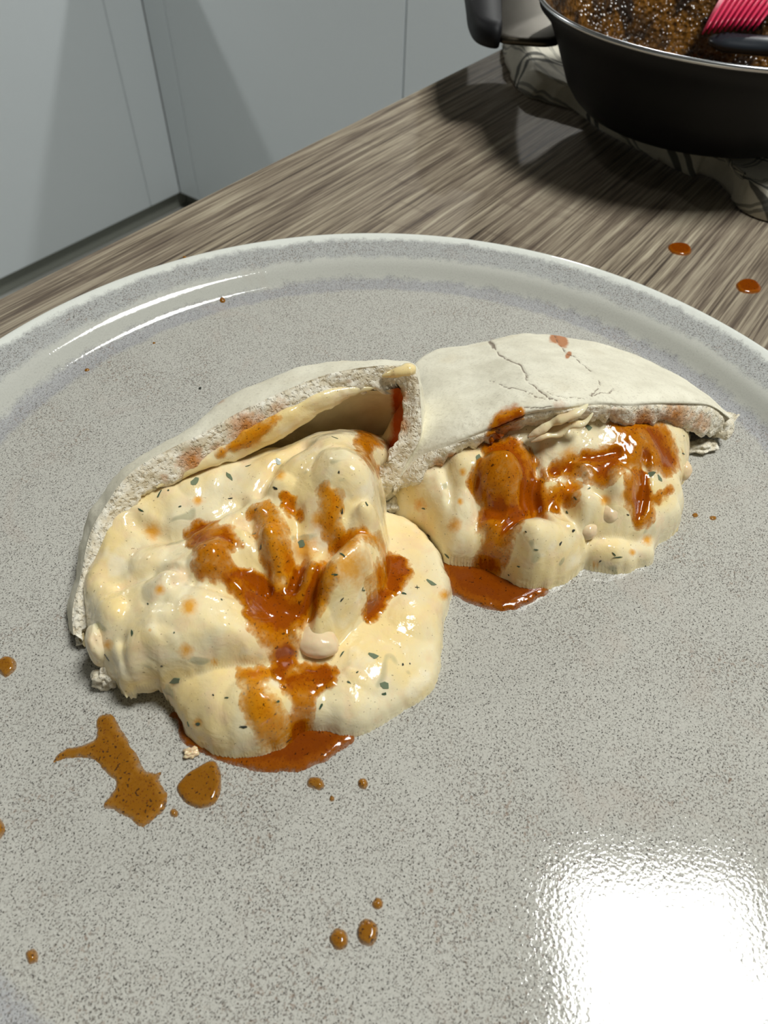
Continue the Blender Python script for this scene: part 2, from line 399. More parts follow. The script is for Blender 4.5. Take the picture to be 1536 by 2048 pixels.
# ------------------------------------------------------------------ food: filling as a lumpy mass on the plate
MM = .001
class Filling:
    def __init__(self, poly, ctrl, lumps, seed, mass, low, grooves, step=.00042, wedge=.006):
        self.poly = smooth_poly(at_many([(a, b, ZF+c*MM) for a, b, c in poly]), 5)[:, :2]
        self.c = [(lambda q: (q[0]*1000, q[1]*1000, c))(at(a, b, ZF+c*MM)) for a, b, c in ctrl]
        self.seed = seed; self.lumps = lumps; self.w = wedge
        lo = self.poly.min(0)-.002; hi = self.poly.max(0)+.002
        nx = int((hi[0]-lo[0])/step); ny = int((hi[1]-lo[1])/step)
        self.x0, self.y0, self.nx, self.ny = lo[0], lo[1], nx, ny; self.step = step
        X, Y = np.meshgrid(lo[0]+np.arange(nx)*step, lo[1]+np.arange(ny)*step)
        self.X, self.Y = X, Y
        jig = fbm(X*170, Y*170, seed+5, 3)*.0012
        self.d = sd_poly(X, Y, self.poly)+jig*sstep(-.001, .0, -np.abs(jig)+.001)
        und = fbm(X*110, Y*110, seed, 2)*2.0 + fbm(X*300, Y*300, seed+9, 2)*.45
        hm = np.maximum(tps(self.c, X*1000, Y*1000), 2.0)+und
        lc = [(lambda q: (q[0]*1000, q[1]*1000, c))(at(a, b, ZF+c*MM)) for a, b, c in low]
        hl = np.maximum(tps(lc, X*1000, Y*1000), 1.5)+und*.45
        wx0 = fbm(X*150, Y*150, seed+3, 2)*.0016; wy0 = fbm(X*150, Y*150, seed+4, 2)*.0016
        for a, b, r, amp, zz, pw in lumps:
            q = at(a, b, ZF+zz*MM); rm = r*.000118*(CAM_H-ZF-zz*MM)/.148
            e = np.clip(1-((X+wx0-q[0])**2+(Y+wy0-q[1])**2)/rm**2, 0, 1)
            if zz > 11.5: hm = hm+amp*e**pw
            else: hl = hl+amp*e**pw
        for pl, zz, wd, dp in grooves:
            gl = smooth_poly(at_many([(a, b, ZF+zz*MM) for a, b in pl]), 4, False)[:, :2]
            hm = hm-dp*np.exp(-(sd_line(X+wx0*.6, Y+wy0*.6, gl)*1000/wd)**2)
        mp_ = smooth_poly(at_many([(a, b, ZF+c*MM) for a, b, c in mass]), 5)[:, :2]
        d2 = sd_poly(X, Y, mp_)+jig*1.2
        def edge(d, h): s_ = np.clip(d/(self.w*np.clip(h/12, .45, 1.15)), 0, 1); return np.sqrt(np.clip(1-(1-s_)**2.2, 0, 1))
        hl = hl*edge(self.d, hl); hm = hm*edge(np.minimum(d2, self.d+.0002), hm)
        k_ = 1.0; hx = np.clip(.5+.5*(hm-hl)/k_, 0, 1); h = hl*(1-hx)+hm*hx+k_*hx*(1-hx)*.6
        prof_ = 1.0
        self.Z = np.where(self.d > 0, ZF+h*MM*prof_, ZF+1.2*self.d-.0001)
        Zb = self.Z.copy()
        for _ in range(3):
            for ax in (0, 1):
                k = 5; cs = np.cumsum(np.pad(Zb, [(k+1, k) if a == ax else (0, 0) for a in (0, 1)], 'edge'), axis=ax)
                Zb = (np.take(cs, range(2*k+1, cs.shape[ax]), ax)-np.take(cs, range(0, cs.shape[ax]-2*k-1), ax))/(2*k+1)
        self.hollow = (Zb-self.Z)*1000*2.0
        self.px = to_px(np.stack([X.ravel(), Y.ravel(), self.Z.ravel()], 1))
        self.PXX = self.px[:, 0].reshape(X.shape); self.PYY = self.px[:, 1].reshape(X.shape)
    def z(self, x, y):
        i = np.clip((x-self.x0)/self.step, 0, self.nx-2); j = np.clip((y-self.y0)/self.step, 0, self.ny-2)
        a, b = int(i), int(j); fx, fy = i-a, j-b; Z = self.Z
        return (Z[b, a]*(1-fx)+Z[b, a+1]*fx)*(1-fy)+(Z[b+1, a]*(1-fx)+Z[b+1, a+1]*fx)*fy
    def drop(self, px, py):
        """first point of the surface along the line of sight"""
        for z in np.arange(.060, ZF-.001, -.0002):
            p = at(px, py, z)
            if self.z(p[0], p[1]) >= z: return np.array([p[0], p[1], self.z(p[0], p[1])])
        return at(px, py, ZF)
    def normal(self, x, y, e=.0008):
        n = np.array([self.z(x-e, y)-self.z(x+e, y), self.z(x, y-e)-self.z(x, y+e), 2*e]); return n/np.linalg.norm(n)
    def submesh(self, name, keep, Z, mats, **attrs):
        ny, nx = Z.shape
        q = grid_faces(ny, nx); kf = keep.ravel()[q].any(1); q = q[kf]
        used, inv = np.unique(q, return_inverse=True); q = inv.reshape(q.shape)
        v = np.stack([self.X.ravel()[used], self.Y.ravel()[used], Z.ravel()[used]], 1)
        me = bpy.data.meshes.new(name); me.from_pydata(v.tolist(), [], q.tolist()); me.update()
        o = link(name, me, None, mats)
        for k, a in attrs.items(): attr(o, k, a.ravel()[used])
        return o
    def build(self, stains, under=()):
        if under:
            gy, gx = np.gradient(self.d, self.step); X0, Y0 = self.X, self.Y
            w_ = sum(np.clip(1.3-np.hypot(self.PXX-a, self.PYY-b)/r, 0, 1) for a, b, r in under); w_ = np.clip(w_, 0, 1)
            k_ = np.clip(1-(self.Z-ZF)/.0045, 0, 1.3)**1.3*.0045*w_
            self.X = X0+gx*k_; self.Y = Y0+gy*k_
        st = np.zeros(self.X.shape)
        for a, b, r in stains: st = np.maximum(st, 1-np.hypot(self.PXX-a, self.PYY-b)/r/1.3)
        o_ = self.submesh('filling', self.d > -.0006, self.Z, (m_fill,), stain=st)
        if under: self.X, self.Y = X0, Y0
        return o_
    def sauce(self, polys, mat, thick=.0007, soft=22, wob=16, name='sauce_drizzle'):
        """sauce lying on the filling; outline(s) given where they are seen"""
        m = np.full(self.X.shape, -1e9)
        for p in polys: m = np.maximum(m, sd_poly(self.PXX, self.PYY, smooth_poly(p, 4)))
        m = m+10+fbm(self.X*450, self.Y*450, self.seed+31, 4)*wob
        th = np.clip(m/soft, 0, 1)*np.clip(.86+self.hollow*.28, .55, 1.2)
        lift = sstep(0, 1, th)*thick*(.7+.6*vnoise(self.X*300, self.Y*300, 3))-.00008+.00016*sstep(0, .3, th)
        return self.submesh(name, (m > -1) & (self.d > -.0003), self.Z+lift, (mat,), thick=th)

def ZL(lst, z): return [(a, b, z) for a, b in lst]

# ---- left pita filling
Lpoly = [(180, 1277, 3), (198, 1333, 2), (210, 1362, 1), (238, 1384, 1), (262, 1404, 1), (299, 1411, 0), (330, 1411, 0), (355, 1449, 0), (388, 1482, 0), (421, 1504, 0), (465, 1515, 0), (520, 1512, 0), (570, 1497, 0),
         (609, 1473, 0), (653, 1469, 0), (698, 1476, 0), (736, 1465, 0), (792, 1432, 0), (858, 1388, 0), (880, 1333, 0), (888, 1261, 0), (902, 1200, 0), (888, 1135, 0), (859, 1085, 0), (814, 1051, 0), (775, 1036, 0),
         (775, 985, 6), (800, 900, 18), (815, 820, 24), (800, 760, 28), (700, 765, 29), (600, 800, 28), (500, 840, 27), (395, 885, 23), (285, 950, 19), (222, 1025, 15), (183, 1110, 10), (168, 1195, 6)]
Lctrl = [(830, 1150, 7), (860, 1250, 6), (800, 1300, 7), (830, 1380, 4), (720, 1420, 6.5), (650, 1430, 7), (700, 1340, 9), (760, 1230, 9), (520, 1470, 10), (450, 1470, 9), (400, 1440, 11), (560, 1410, 11), (600, 1370, 10),
         (330, 1385, 14), (265, 1370, 14), (400, 1340, 19), (300, 1260, 21), (400, 1230, 23), (480, 1270, 21), (225, 1270, 17), (215, 1190, 18), (330, 1170, 22), (555, 1250, 15), (540, 1190, 17), (600, 1230, 15),
         (700, 1120, 25), (650, 1170, 22), (755, 1150, 21), (748, 1080, 24), (640, 1100, 20), (430, 1100, 25), (540, 1070, 25), (485, 1130, 21), (490, 1050, 23), (600, 1050, 23), (680, 950, 31), (740, 1000, 28), (620, 985, 27),
         (560, 1010, 24), (430, 1020, 21), (400, 960, 21), (330, 1050, 19), (500, 940, 23), (640, 890, 28), (590, 880, 18), (690, 870, 25), (740, 910, 24), (280, 1100, 17), (250, 1160, 17), (560, 835, 11), (720, 800, 10), (650, 835, 12), (785, 790, 9), (785, 880, 12), (600, 800, 9), (250, 1320, 18), (430, 925, 23), (345, 985, 22), (290, 1030, 20), (250, 1090, 18), (215, 1160, 16), (480, 1370, 17), (520, 1330, 17), (640, 1330, 11)]
Llumps = [(425, 1105, 55, 2.5, 26, 1), (540, 1075, 50, 2.5, 26, 1), (700, 1140, 75, 3.0, 24, 1), (690, 930, 85, 2.5, 31, 1), (745, 1025, 38, 2.2, 26, 1), (640, 1010, 45, 1.6, 27, 1), (400, 960, 50, 1.5, 22, 1), (630, 1275, 52, 2.5, 14, .8),
          (340, 1160, 60, 2.0, 22, 1), (390, 1230, 80, 1.6, 23, 1), (300, 1330, 70, 1.8, 19, 1), (215, 1230, 40, 2.0, 17, 1), (520, 1420, 70, 2.0, 11, 1), (750, 1330, 60, 1.2, 8, 1), (830, 1230, 55, 1.2, 7, 1), (700, 1390, 50, 1.2, 7, 1), (560, 970, 40, 1.5, 25, 1),
          (490, 1045, 25, -1.5, 23, 1), (590, 1120, 35, -1.8, 21, 1), (300, 1120, 45, 1.2, 18, 1)]
Lmass = [(168, 1195, 6), (178, 1290, 3), (203, 1362, 2), (262, 1402, 2), (335, 1408, 3), (410, 1392, 5), (470, 1378, 6), (540, 1368, 7), (596, 1340, 8), (650, 1318, 8), (695, 1284, 8), (735, 1238, 8), (768, 1196, 8), (783, 1130, 8), (778, 1070, 8), (772, 1036, 6),
         (785, 985, 8), (806, 900, 18), (818, 820, 24), (800, 760, 28), (700, 765, 29), (600, 800, 28), (500, 840, 27), (395, 885, 23), (285, 950, 19), (222, 1025, 15), (183, 1110, 10)]
Llow = [(830, 1150, 7), (860, 1250, 6), (800, 1300, 7.5), (830, 1380, 4), (720, 1420, 6.5), (650, 1430, 7), (700, 1340, 8), (760, 1230, 8), (800, 1100, 6), (520, 1480, 9), (450, 1480, 8), (400, 1440, 9), (560, 1420, 11), (600, 1390, 10), (480, 1410, 12), (420, 1410, 12), (640, 1330, 8), (300, 1300, 10), (500, 1100, 8), (600, 1200, 8)]
Lgroove = [([(668, 1098), (640, 1150), (618, 1200), (606, 1250)], 21, 1.6, 3.5), ([(670, 1092), (715, 1066), (768, 1052)], 23, 1.5, 3.2), ([(235, 1160), (300, 1148), (350, 1150), (392, 1170)], 19, 1.3, 1.8),
           ([(265, 1030), (330, 1060), (420, 1040), (480, 1010)], 21, 1.8, 2.0), ([(500, 1030), (515, 1090), (530, 1150)], 23, 1.3, 2.4), ([(590, 1030), (600, 1100), (590, 1150)], 22, 1.5, 2.4), ([(610, 900), (560, 930), (520, 985)], 23, 1.8, 2.2),
           ([(255, 1290), (250, 1330), (262, 1370)], 15, 1.2, 2.2), ([(690, 1060), (705, 1010), (760, 980)], 27, 1.4, 1.5), ([(360, 1180), (400, 1170), (470, 1190)], 20, 1.2, 1.5)]
FL = Filling(Lpoly, Lctrl, Llumps, 11, Lmass, Llow, Lgroove)
pitaL = empty('stuffed_pita', at(500, 1200, ZF))
tag(pitaL, 'left half of the stuffed pita, standing open with creamy filling spilling onto the plate', 'pita', 'two pita halves on the plate')
fo = FL.build([(371, 1302, 22), (377, 1214, 26), (429, 1324, 12), (395, 1445, 14), (305, 1062, 26), (395, 1000, 14), (300, 1260, 6), (610, 1100, 40), (560, 1180, 60), (520, 1420, 50), (700, 1130, 60), (215, 1290, 16), (320, 1180, 16), (890, 1190, 16), (560, 950, 16), (640, 1040, 26)], under=[(230, 1365, 90), (320, 1405, 60), (190, 1290, 70), (1000, 0, 1)])
keep_parent(fo, pitaL)
river = [(392, 1140), (450, 1125), (520, 1150), (560, 1168), (600, 1135), (640, 1135), (652, 1180), (612, 1235), (590, 1262), (598, 1305), (585, 1350), (572, 1375), (552, 1360), (541, 1316), (524, 1285), (498, 1252), (470, 1185)]
river2 = [(575, 1350), (620, 1331), (659, 1335), (670, 1360), (640, 1385), (622, 1435), (612, 1478), (575, 1500), (585, 1460), (577, 1400), (566, 1370)]
for polys, mt, th, sf in [
        ([river, [(371, 1065), (412, 1047), (460, 1052), (476, 1082), (466, 1112), (470, 1140), (434, 1160), (397, 1148), (389, 1107)]], m_sauce, .0009, 24),
        ([river2], m_sauce, .0009, 20),
        ([[(505, 1018), (540, 1004), (566, 1034), (580, 1086), (588, 1145), (556, 1168), (534, 1138), (516, 1080)]], m_sauce_wash, .0006, 26),
        ([[(569, 990), (588, 1000), (594, 1020), (608, 1042), (580, 1030), (564, 1014)]], m_sauce_wash, .0005, 14),
        ([[(634, 976), (653, 966), (678, 992), (680, 1034), (686, 1066), (656, 1090), (648, 1056), (634, 1018)]], m_sauce_wash, .0006, 22),
        ([[(487, 1338), (537, 1341), (540, 1371), (570, 1416), (592, 1460), (559, 1494), (521, 1500), (492, 1449), (484, 1393)]], m_sauce_wash, .0007, 30),
        ([[(715, 873), (746, 862), (762, 888), (748, 909), (764, 952), (732, 916)]], m_sauce, .0007, 18),
        ([[(655, 1098), (690, 1068), (755, 1064), (773, 1122), (772, 1160), (748, 1184), (730, 1170), (756, 1110), (720, 1082), (680, 1105)], [(630, 1130), (672, 1128), (676, 1160), (650, 1215), (622, 1238), (612, 1190)]], m_sauce_wash, .0005, 26),
        ([[(772, 1112), (800, 1118), (822, 1140), (813, 1166), (782, 1182), (770, 1150)]], m_sauce, .0006, 18),
        ([[(750, 1185), (782, 1186), (765, 1215), (740, 1244), (726, 1228)]], m_sauce, .0006, 18)]:
    keep_parent(FL.sauce(polys, mt, th, sf), pitaL)

# ---- right pita filling
Rpoly = [(770, 1008, 0), (814, 1051, 0), (854, 1080, 0), (888, 1125, 0), (953, 1140, 0), (997, 1162, 0), (1037, 1176, 0), (1086, 1180, 0), (1136, 1165, 0), (1165, 1138, 0), (1185, 1141, 0), (1245, 1143, 0), (1300, 1130, 0), (1308, 1098, 0),
         (1339, 1077, 0), (1362, 1036, 0), (1356, 998, 1), (1362, 976, 2), (1376, 947, 3), (1378, 917, 4), (1388, 868, 6), (1400, 840, 10), (1340, 812, 18), (1260, 800, 22), (1180, 800, 24), (1060, 815, 24), (960, 865, 20), (880, 900, 15), (800, 965, 6)]
Rctrl = [(1100, 1165, 4), (1080, 1110, 13), (1000, 1110, 12), (900, 1070, 11), (850, 1035, 12), (1200, 1120, 6), (1270, 1115, 5), (1150, 1070, 12), (1225, 1075, 9), (1300, 1060, 9), (1340, 1010, 11), (1180, 1010, 16), (1240, 990, 17), (1100, 1010, 14),
         (1010, 930, 22), (1010, 1015, 15), (920, 960, 18), (850, 990, 15), (1100, 880, 22), (1200, 870, 22), (1300, 880, 19), (1370, 870, 14), (1350, 930, 12), (1150, 940, 18), (1280, 945, 17), (940, 1050, 13), (1060, 860, 24), (1000, 880, 23), (1130, 850, 24), (1390, 865, 12), (1300, 1010, 12), (880, 1030, 14), (1220, 940, 18)]
Rlumps = [(1010, 935, 62, 4.5, 24, .8), (1085, 1085, 80, 3.0, 14, 1), (860, 1010, 60, 2.0, 15, 1), (930, 945, 50, 1.8, 18, 1), (1240, 965, 45, 3.0, 17, 1.2), (1175, 1010, 45, 2.0, 15, 1), (1290, 900, 60, 1.5, 19, 1), (1120, 885, 55, 1.8, 21, 1),
          (1330, 1020, 45, 2.0, 10, 1), (1225, 1110, 60, 1.2, 6, 1), (1060, 1000, 40, -2.0, 15, 1), (985, 1020, 35, -1.5, 15, 1), (1150, 955, 30, -1.5, 18, 1), (1130, 1020, 30, -1.5, 14, 1)]
Rmass = [(770, 1008, 0), (814, 1051, 0), (854, 1080, 0), (888, 1125, 0), (953, 1140, 0), (997, 1162, 0), (1037, 1176, 0), (1086, 1180, 0), (1136, 1165, 0), (1165, 1130, 1), (1180, 1100, 4), (1215, 1092, 5), (1262, 1090, 5), (1300, 1085, 4),
         (1339, 1072, 1), (1362, 1036, 0), (1356, 998, 1), (1362, 976, 2), (1376, 947, 3), (1378, 917, 4), (1388, 868, 6), (1400, 840, 10), (1340, 812, 18), (1260, 800, 22), (1180, 800, 24), (1060, 815, 24), (960, 865, 20), (880, 900, 15), (800, 965, 6)]
Rlow = [(1200, 1120, 6), (1270, 1115, 5), (1240, 1095, 6), (1300, 1080, 5), (1100, 1150, 5), (1000, 1100, 6), (900, 1060, 6), (1300, 1000, 7), (1200, 950, 8), (1000, 950, 8)]
Rgroove = [([(955, 1120), (985, 1080), (1020, 1045), (1075, 1025)], 14, 1.6, 3.0), ([(1165, 1125), (1172, 1080), (1150, 1030), (1128, 1005)], 13, 1.5, 3.2), ([(945, 985), (960, 1030), (950, 1090)], 15, 1.5, 2.2), ([(1070, 900), (1080, 960), (1100, 1000)], 20, 1.6, 2.4),
           ([(1190, 985), (1215, 1000), (1200, 1050)], 16, 1.2, 1.8), ([(1285, 930), (1290, 985), (1270, 1040)], 15, 1.5, 2.2), ([(880, 940), (900, 985), (890, 1040)], 16, 1.6, 1.6), ([(1110, 930), (1170, 915), (1230, 905)], 20, 1.4, 1.6)]
FR = Filling(Rpoly, Rctrl, Rlumps, 41, Rmass, Rlow, Rgroove)
pitaR = empty('stuffed_pita', at(1120, 1000, ZF))
tag(pitaR, 'right half of the stuffed pita, lying flatter with a smooth cracked floury top', 'pita', 'two pita halves on the plate')
fo = FR.build([(925, 945, 12), (920, 1003, 10), (910, 1050, 20), (1265, 1105, 10), (1190, 1130, 12), (1295, 1080, 16), (1210, 1000, 16), (1120, 990, 30), (1000, 1080, 30), (1330, 880, 26), (1140, 915, 30), (840, 1010, 18), (1250, 990, 14)])
keep_parent(fo, pitaR)
for polys, mt, th, sf in [
        ([[(948, 932), (965, 912), (975, 880), (1030, 875), (1050, 900), (1067, 927), (1080, 962), (1100, 982), (1120, 998), (1100, 1033), (1060, 1033), (1040, 1061), (1022, 1100), (1007, 1135), (973, 1150), (953, 1135), (963, 1085), (955, 1046), (973, 1016), (955, 986), (942, 965)]], m_sauce, .0011, 24),
        ([[(1077, 937), (1136, 920), (1186, 900), (1235, 884), (1222, 850), (1260, 842), (1324, 842), (1352, 888), (1358, 940), (1324, 950), (1285, 937), (1242, 944), (1222, 974), (1180, 970), (1166, 944), (1106, 966)]], m_sauce, .0007, 30),
        ([[(1100, 975), (1140, 965), (1165, 985), (1140, 1012), (1110, 1005)]], m_sauce_wash, .0006, 26),
        ([[(1258, 945), (1290, 945), (1309, 984), (1342, 980), (1312, 1011), (1299, 1041), (1280, 1053), (1260, 1026), (1254, 986)]], m_sauce, .0007, 20)]:
    keep_parent(FR.sauce(polys, mt, th, sf), pitaR)

# ------------------------------------------------------------------ bread
def loft(rows, nper=(10, 10)):
    """rows of equally many world points -> dense grid"""
    R = [smooth_poly(r, nper[0], False) for r in rows]
    G = np.stack(R)                                   # K x N x 3
    G = smooth_poly(G.reshape(len(rows), -1), nper[1], False).reshape(-1, G.shape[1], 3)
    return G
def normals(G):
    du = np.gradient(G, axis=1); dv = np.gradient(G, axis=0); n = np.cross(du, dv); return n/(np.linalg.norm(n, axis=2)[..., None]+1e-12)
def grid_obj(name, G, mats, **attrs):
    o = mesh(name, G.reshape(-1, 3), grid_faces(G.shape[0], G.shape[1]), None, mats)
    for k, a in attrs.items(): attr(o, k, np.asarray(a).ravel())
    return o
def displace(G, amp, freq, seed, o_=4):
    N = normals(G); s = np.zeros(G.shape[:2]); P = G.reshape(-1, 3)
    a = fbm(P[:, 0]*freq+P[:, 2]*freq*.7, P[:, 1]*freq+P[:, 2]*freq*.5, seed, o_).reshape(s.shape)
    return G+N*(a*amp)[..., None]
def W(lst): return at_many([(a, b, ZF+c*MM) for a, b, c in lst])

# ---- left pita bread
Ol = [(147, 1270, 6), (145, 1220, 9), (162, 1149, 13), (178, 1075, 18), (206, 1019, 22), (272, 937, 28), (412, 862, 32), (496, 815, 34), (621, 760, 37), (699, 739, 38), (777, 731, 38), (830, 742, 36), (842, 826, 29), (839, 878, 24), (813, 925, 18), (790, 972, 12), (762, 1004, 6)]
Il = [(163, 1278, 5), (183, 1225, 8), (196, 1159, 11), (224, 1105, 15), (262, 1032, 19), (312, 975, 23), (428, 912, 26), (518, 864, 29), (636, 798, 33), (699, 782, 33), (756, 774, 33), (796, 768, 32), (805, 836, 26), (780, 900, 21), (762, 945, 15), (756, 980, 10), (752, 1000, 5)]
Sl = [(143, 1262, 3), (139, 1205, 6), (155, 1140, 9), (170, 1065, 14), (194, 1000, 18), (262, 925, 24), (388, 848, 28), (470, 786, 29), (595, 735, 32), (690, 724, 33), (780, 724, 34), (838, 740, 32), (848, 822, 24), (846, 880, 18), (822, 930, 13), (798, 978, 8), (770, 1008, 3)]
Ow, Iw, Sw = W(Ol), W(Il), W(Sl)
outw = Ow-Iw; outw[:, 2] = 0; outw /= np.linalg.norm(outw, axis=1)[:, None]
def off(Pw, k, z): Q = Pw+outw*np.asarray(k)[:, None]; Q[:, 2] = z; return Q
hh = Sw[:, 2]-ZF; right = np.array([0]*11+[1, 1, 1, 1, 1, 1])
side = np.where(right, .12, .38)
G1 = off(Sw, hh*side*.6, ZF+hh*.55); G0 = off(Sw, hh*side*.75, ZF+.0004+0*hh); G0b = off(Sw, hh*side*.75-.004, ZF+.0002+0*hh)
Gs = loft([G0b, G0, G1, Sw, Ow], (14, 9))
fe = sstep(1, .85, np.linspace(0, 1, Gs.shape[0]))[:, None, None]; G_ = displace(displace(Gs, .0007, 110, 3), .00025, 420, 8); Gs = Gs+(G_-Gs)*fe
pxy = to_px(Gs.reshape(-1, 3)).reshape(Gs.shape[0], -1, 2)
stn = 1-np.hypot(pxy[..., 0]-440, pxy[..., 1]-800)/26*1.0
brL = grid_obj('pita_bread', Gs, (m_crust,), stain=np.clip(stn, 0, 1)*.7, crack=np.zeros(stn.shape)); keep_parent(brL, pitaL)
mid1 = Ow*.72+Iw*.28+np.array([0, 0, .0006]); mid2 = Ow*.3+Iw*.7+np.array([0, 0, .0004])
Gc = loft([Ow, mid1, mid2, Iw, off(Iw, .0012+0*hh, Iw[:, 2]-.0022), off(Iw, .0028+0*hh, Iw[:, 2]-.0035)], (22, 8))
ed = np.linspace(0, 1, Gc.shape[0])[:, None]
G_ = displace(displace(Gc, .0006, 200, 21, 3), .00022, 800, 22); Gc = Gc+(G_-Gc)*sstep(0, .12, ed)[..., None]
# ragged inner border
n_ = fbm(np.linspace(0, 60, Gc.shape[1]), np.zeros(Gc.shape[1]), 77, 4)
Gc = Gc+np.r_[[np.zeros(3)]*1][0]+(sstep(.25, .7, ed)*n_[None, :]*.0022)[..., None]*np.array([*rot(.5, -.6), -.4])
pxy = to_px(Gc.reshape(-1, 3)).reshape(Gc.shape[0], -1, 2)
def stain_of(pxy, lst):
    s = np.zeros(pxy.shape[:2])
    for a, b, r, k in lst: s = np.maximum(s, k*np.clip(1.25-np.hypot(pxy[..., 0]-a, pxy[..., 1]-b)/r, 0, 1))
    return s
stc = stain_of(pxy, [(500, 865, 48, 1), (385, 925, 36, .9), (560, 822, 30, .5), (230, 1085, 22, .7), (205, 1140, 14, .7), (186, 1210, 14, .6), (440, 900, 26, .6), (700, 765, 30, .3), (804, 850, 24, .6), (800, 790, 20, .7), (470, 842, 24, .5), (330, 955, 14, .5)])
ceL = grid_obj('cut_edge', Gc, (m_crumb,), stain=stc); ceL.parent = brL; tag(ceL, 'torn cream-coloured cut edge with orange sauce stains')
dn = np.minimum(hh*.35, .010)
Gi = loft([off(Iw, .0010+0*hh, Iw[:, 2]-.0016), off(Iw, np.where(right, .001, hh*.16), Iw[:, 2]-dn*.7), off(Iw, np.where(right, -.002, hh*.24), Iw[:, 2]-dn*1.5), off(Iw, np.where(right, -.006, hh*.22), Iw[:, 2]-dn*2.2), off(Iw, np.where(right, -.010, hh*.1), ZF+.001+0*hh)], (14, 10))
Gi = displace(Gi, .0012, 160, 61)
pxy = to_px(Gi.reshape(-1, 3)).reshape(Gi.shape[0], -1, 2)
sti = np.clip(1.2-sd_line(pxy[..., 0], pxy[..., 1], [(797, 765), (798, 830), (795, 880), (780, 900)])/20, 0, 1)
o = grid_obj('pocket_lining', Gi, (m_inner,), stain=sti); o.parent = brL

# coat of filling clinging under the edge and lumps on the cut edge
def blob(name, parent, px, py, z, rx, ry, rz, mat, ang=0, seed=0, amp=.11, tilt=0, n=28):
    """lumpy rounded morsel; sizes in mm"""
    c = at(px, py, ZF+z*MM); v = []; ang += YAW
    for i in range(n+1):
        th = math.pi*i/n
        for j in range(2*n):
            ph = math.pi*j/n; d = Vector((math.sin(th)*math.cos(ph), math.sin(th)*math.sin(ph), math.cos(th)))
            k = 1+amp*mnoise(d*1.6+Vector((seed*3.1, seed, 0)))*2+amp*.5*mnoise(d*4+Vector((seed, 0, 5)))
            q = Vector((d.x*rx*k, d.y*ry*k, d.z*rz*k))*MM
            q.rotate(Matrix.Rotation(tilt, 3, 'X')); q.rotate(Matrix.Rotation(ang, 3, 'Z'))
            v.append(np.array(q)+c)
    o = mesh(name, v, grid_faces(n+1, 2*n, True), None, (mat,))
    attr(o, 'stain', [0.0]*len(v)); 
    if parent: keep_parent(o, parent) if parent.type == 'EMPTY' else setattr(o, 'parent', parent)
    return o
def rope(parent, pts, rads, flat=.8):
    P = smooth_poly(W(pts), 8, False); o = tube('filling_smear', P, np.interp(np.linspace(0, 1, len(P)), np.linspace(0, 1, len(rads)), rads)*MM, 16, None, (m_fill,), flat)
    attr(o, 'stain', [0.0]*len(o.data.vertices)); keep_parent(o, parent)
rope(pitaL, [(764, 752, 36), (786, 747, 37), (804, 742, 38), (820, 739, 38), (830, 747, 37)], [.2, 1.0, 1.5, 1.5, 1.9, 1.7, .2])
# coat of filling hanging from the inner lip
cs_ = slice(5, 11); hang = np.array([.3, 2.5, 5.5, 4.5, 1.6, .3])*MM; tp = np.array([.15, .8, 1.3, 1, .7, .1])*MM; Ih = Iw[cs_]; oh = outw[cs_]
def oh_(k, dz, hg=0): Q = Ih+oh*(k*tp)[:, None]; Q[:, 2] += dz*tp-hang*hg; return Q
Gh = loft([oh_(2.2, .1), oh_(.9, 1.1), oh_(-.4, .6), oh_(-1.0, -.6, .3), oh_(-.7, -.8, .7), oh_(.1, -1, .95), oh_(1.4, -1, .8), oh_(2.2, -1, .4)], (20, 6))
wv = fbm(np.linspace(0, 14, Gh.shape[1]), np.zeros(Gh.shape[1]), 5, 3)
Gh = Gh+(sstep(.2, .8, np.linspace(0, 1, Gh.shape[0]))[:, None]*wv[None, :]*np.interp(np.linspace(0, 1, Gh.shape[1]), [0, .2, .8, 1], [0, .0016, .0016, 0]))[..., None]*np.array([0, 0, 1.0]); Gh = displace(Gh, .0007, 200, 71, 3)
pq = to_px(Gh.reshape(-1, 3)).reshape(Gh.shape[0], -1, 2)
o = grid_obj('filling_coat', Gh, (m_fill,), stain=stain_of(pq, [(500, 868, 34, 1.2), (470, 880, 24, 1), (545, 835, 20, .8)])); keep_parent(o, pitaL)
blob('filling_smear', pitaL, 200, 1290, 10, 2.6, 4.5, 6, m_fill, .3, 7, .06)
blob('lower_crust', pitaL, 216, 1352, 3.5, 3.0, 2.2, 3.2, m_crumb, .6, 8, .3)
blob('filling_morsel', pitaL, 634, 1284, 11.0, 5.0, 3.8, 3.2, m_chunk, -.2, 3, .04)
blob('crumb_bit', pitaL, 381, 1506, .8, 1.5, 1.1, 1.1, m_chunk, .4, 12, .3)

# ---- right pita bread
Fr = [(788, 970, 12), (839, 914, 20), (903, 890, 25), (970, 864, 28), (1057, 828, 31), (1136, 818, 32), (1195, 810, 31), (1260, 812, 29), (1334, 808, 25), (1418, 812, 17), (1456, 838, 9)]
Br = [(790, 830, 10), (824, 738, 8), (869, 701, 6), (938, 691, 5), (1000, 678, 5), (1057, 668, 5), (1116, 672, 5), (1186, 686, 5), (1290, 720, 5), (1384, 768, 5), (1466, 832, 6)]
Cr = [(786, 988, 9), (832, 960, 15), (898, 916, 20), (963, 889, 23), (1057, 852, 26), (1136, 840, 27), (1198, 832, 27), (1260, 846, 23), (1334, 845, 19), (1392, 862, 12), (1446, 866, 5)]
Fa, Ba = np.array(Fr, float), np.array(Br, float)
def mixrow(t_, zf): r = Fa*(1-t_)+Ba*t_; r[:, 2] = zf; return W(r)
zf = Fa[:, 2]
Bw = W(Br); Fw = W(Fr); Cw = W(Cr)
cen = Fw.mean(0)
inw = Fw-Bw; inw[:, 2] = 0; inw /= np.linalg.norm(inw, axis=1)[:, None]+1e-9
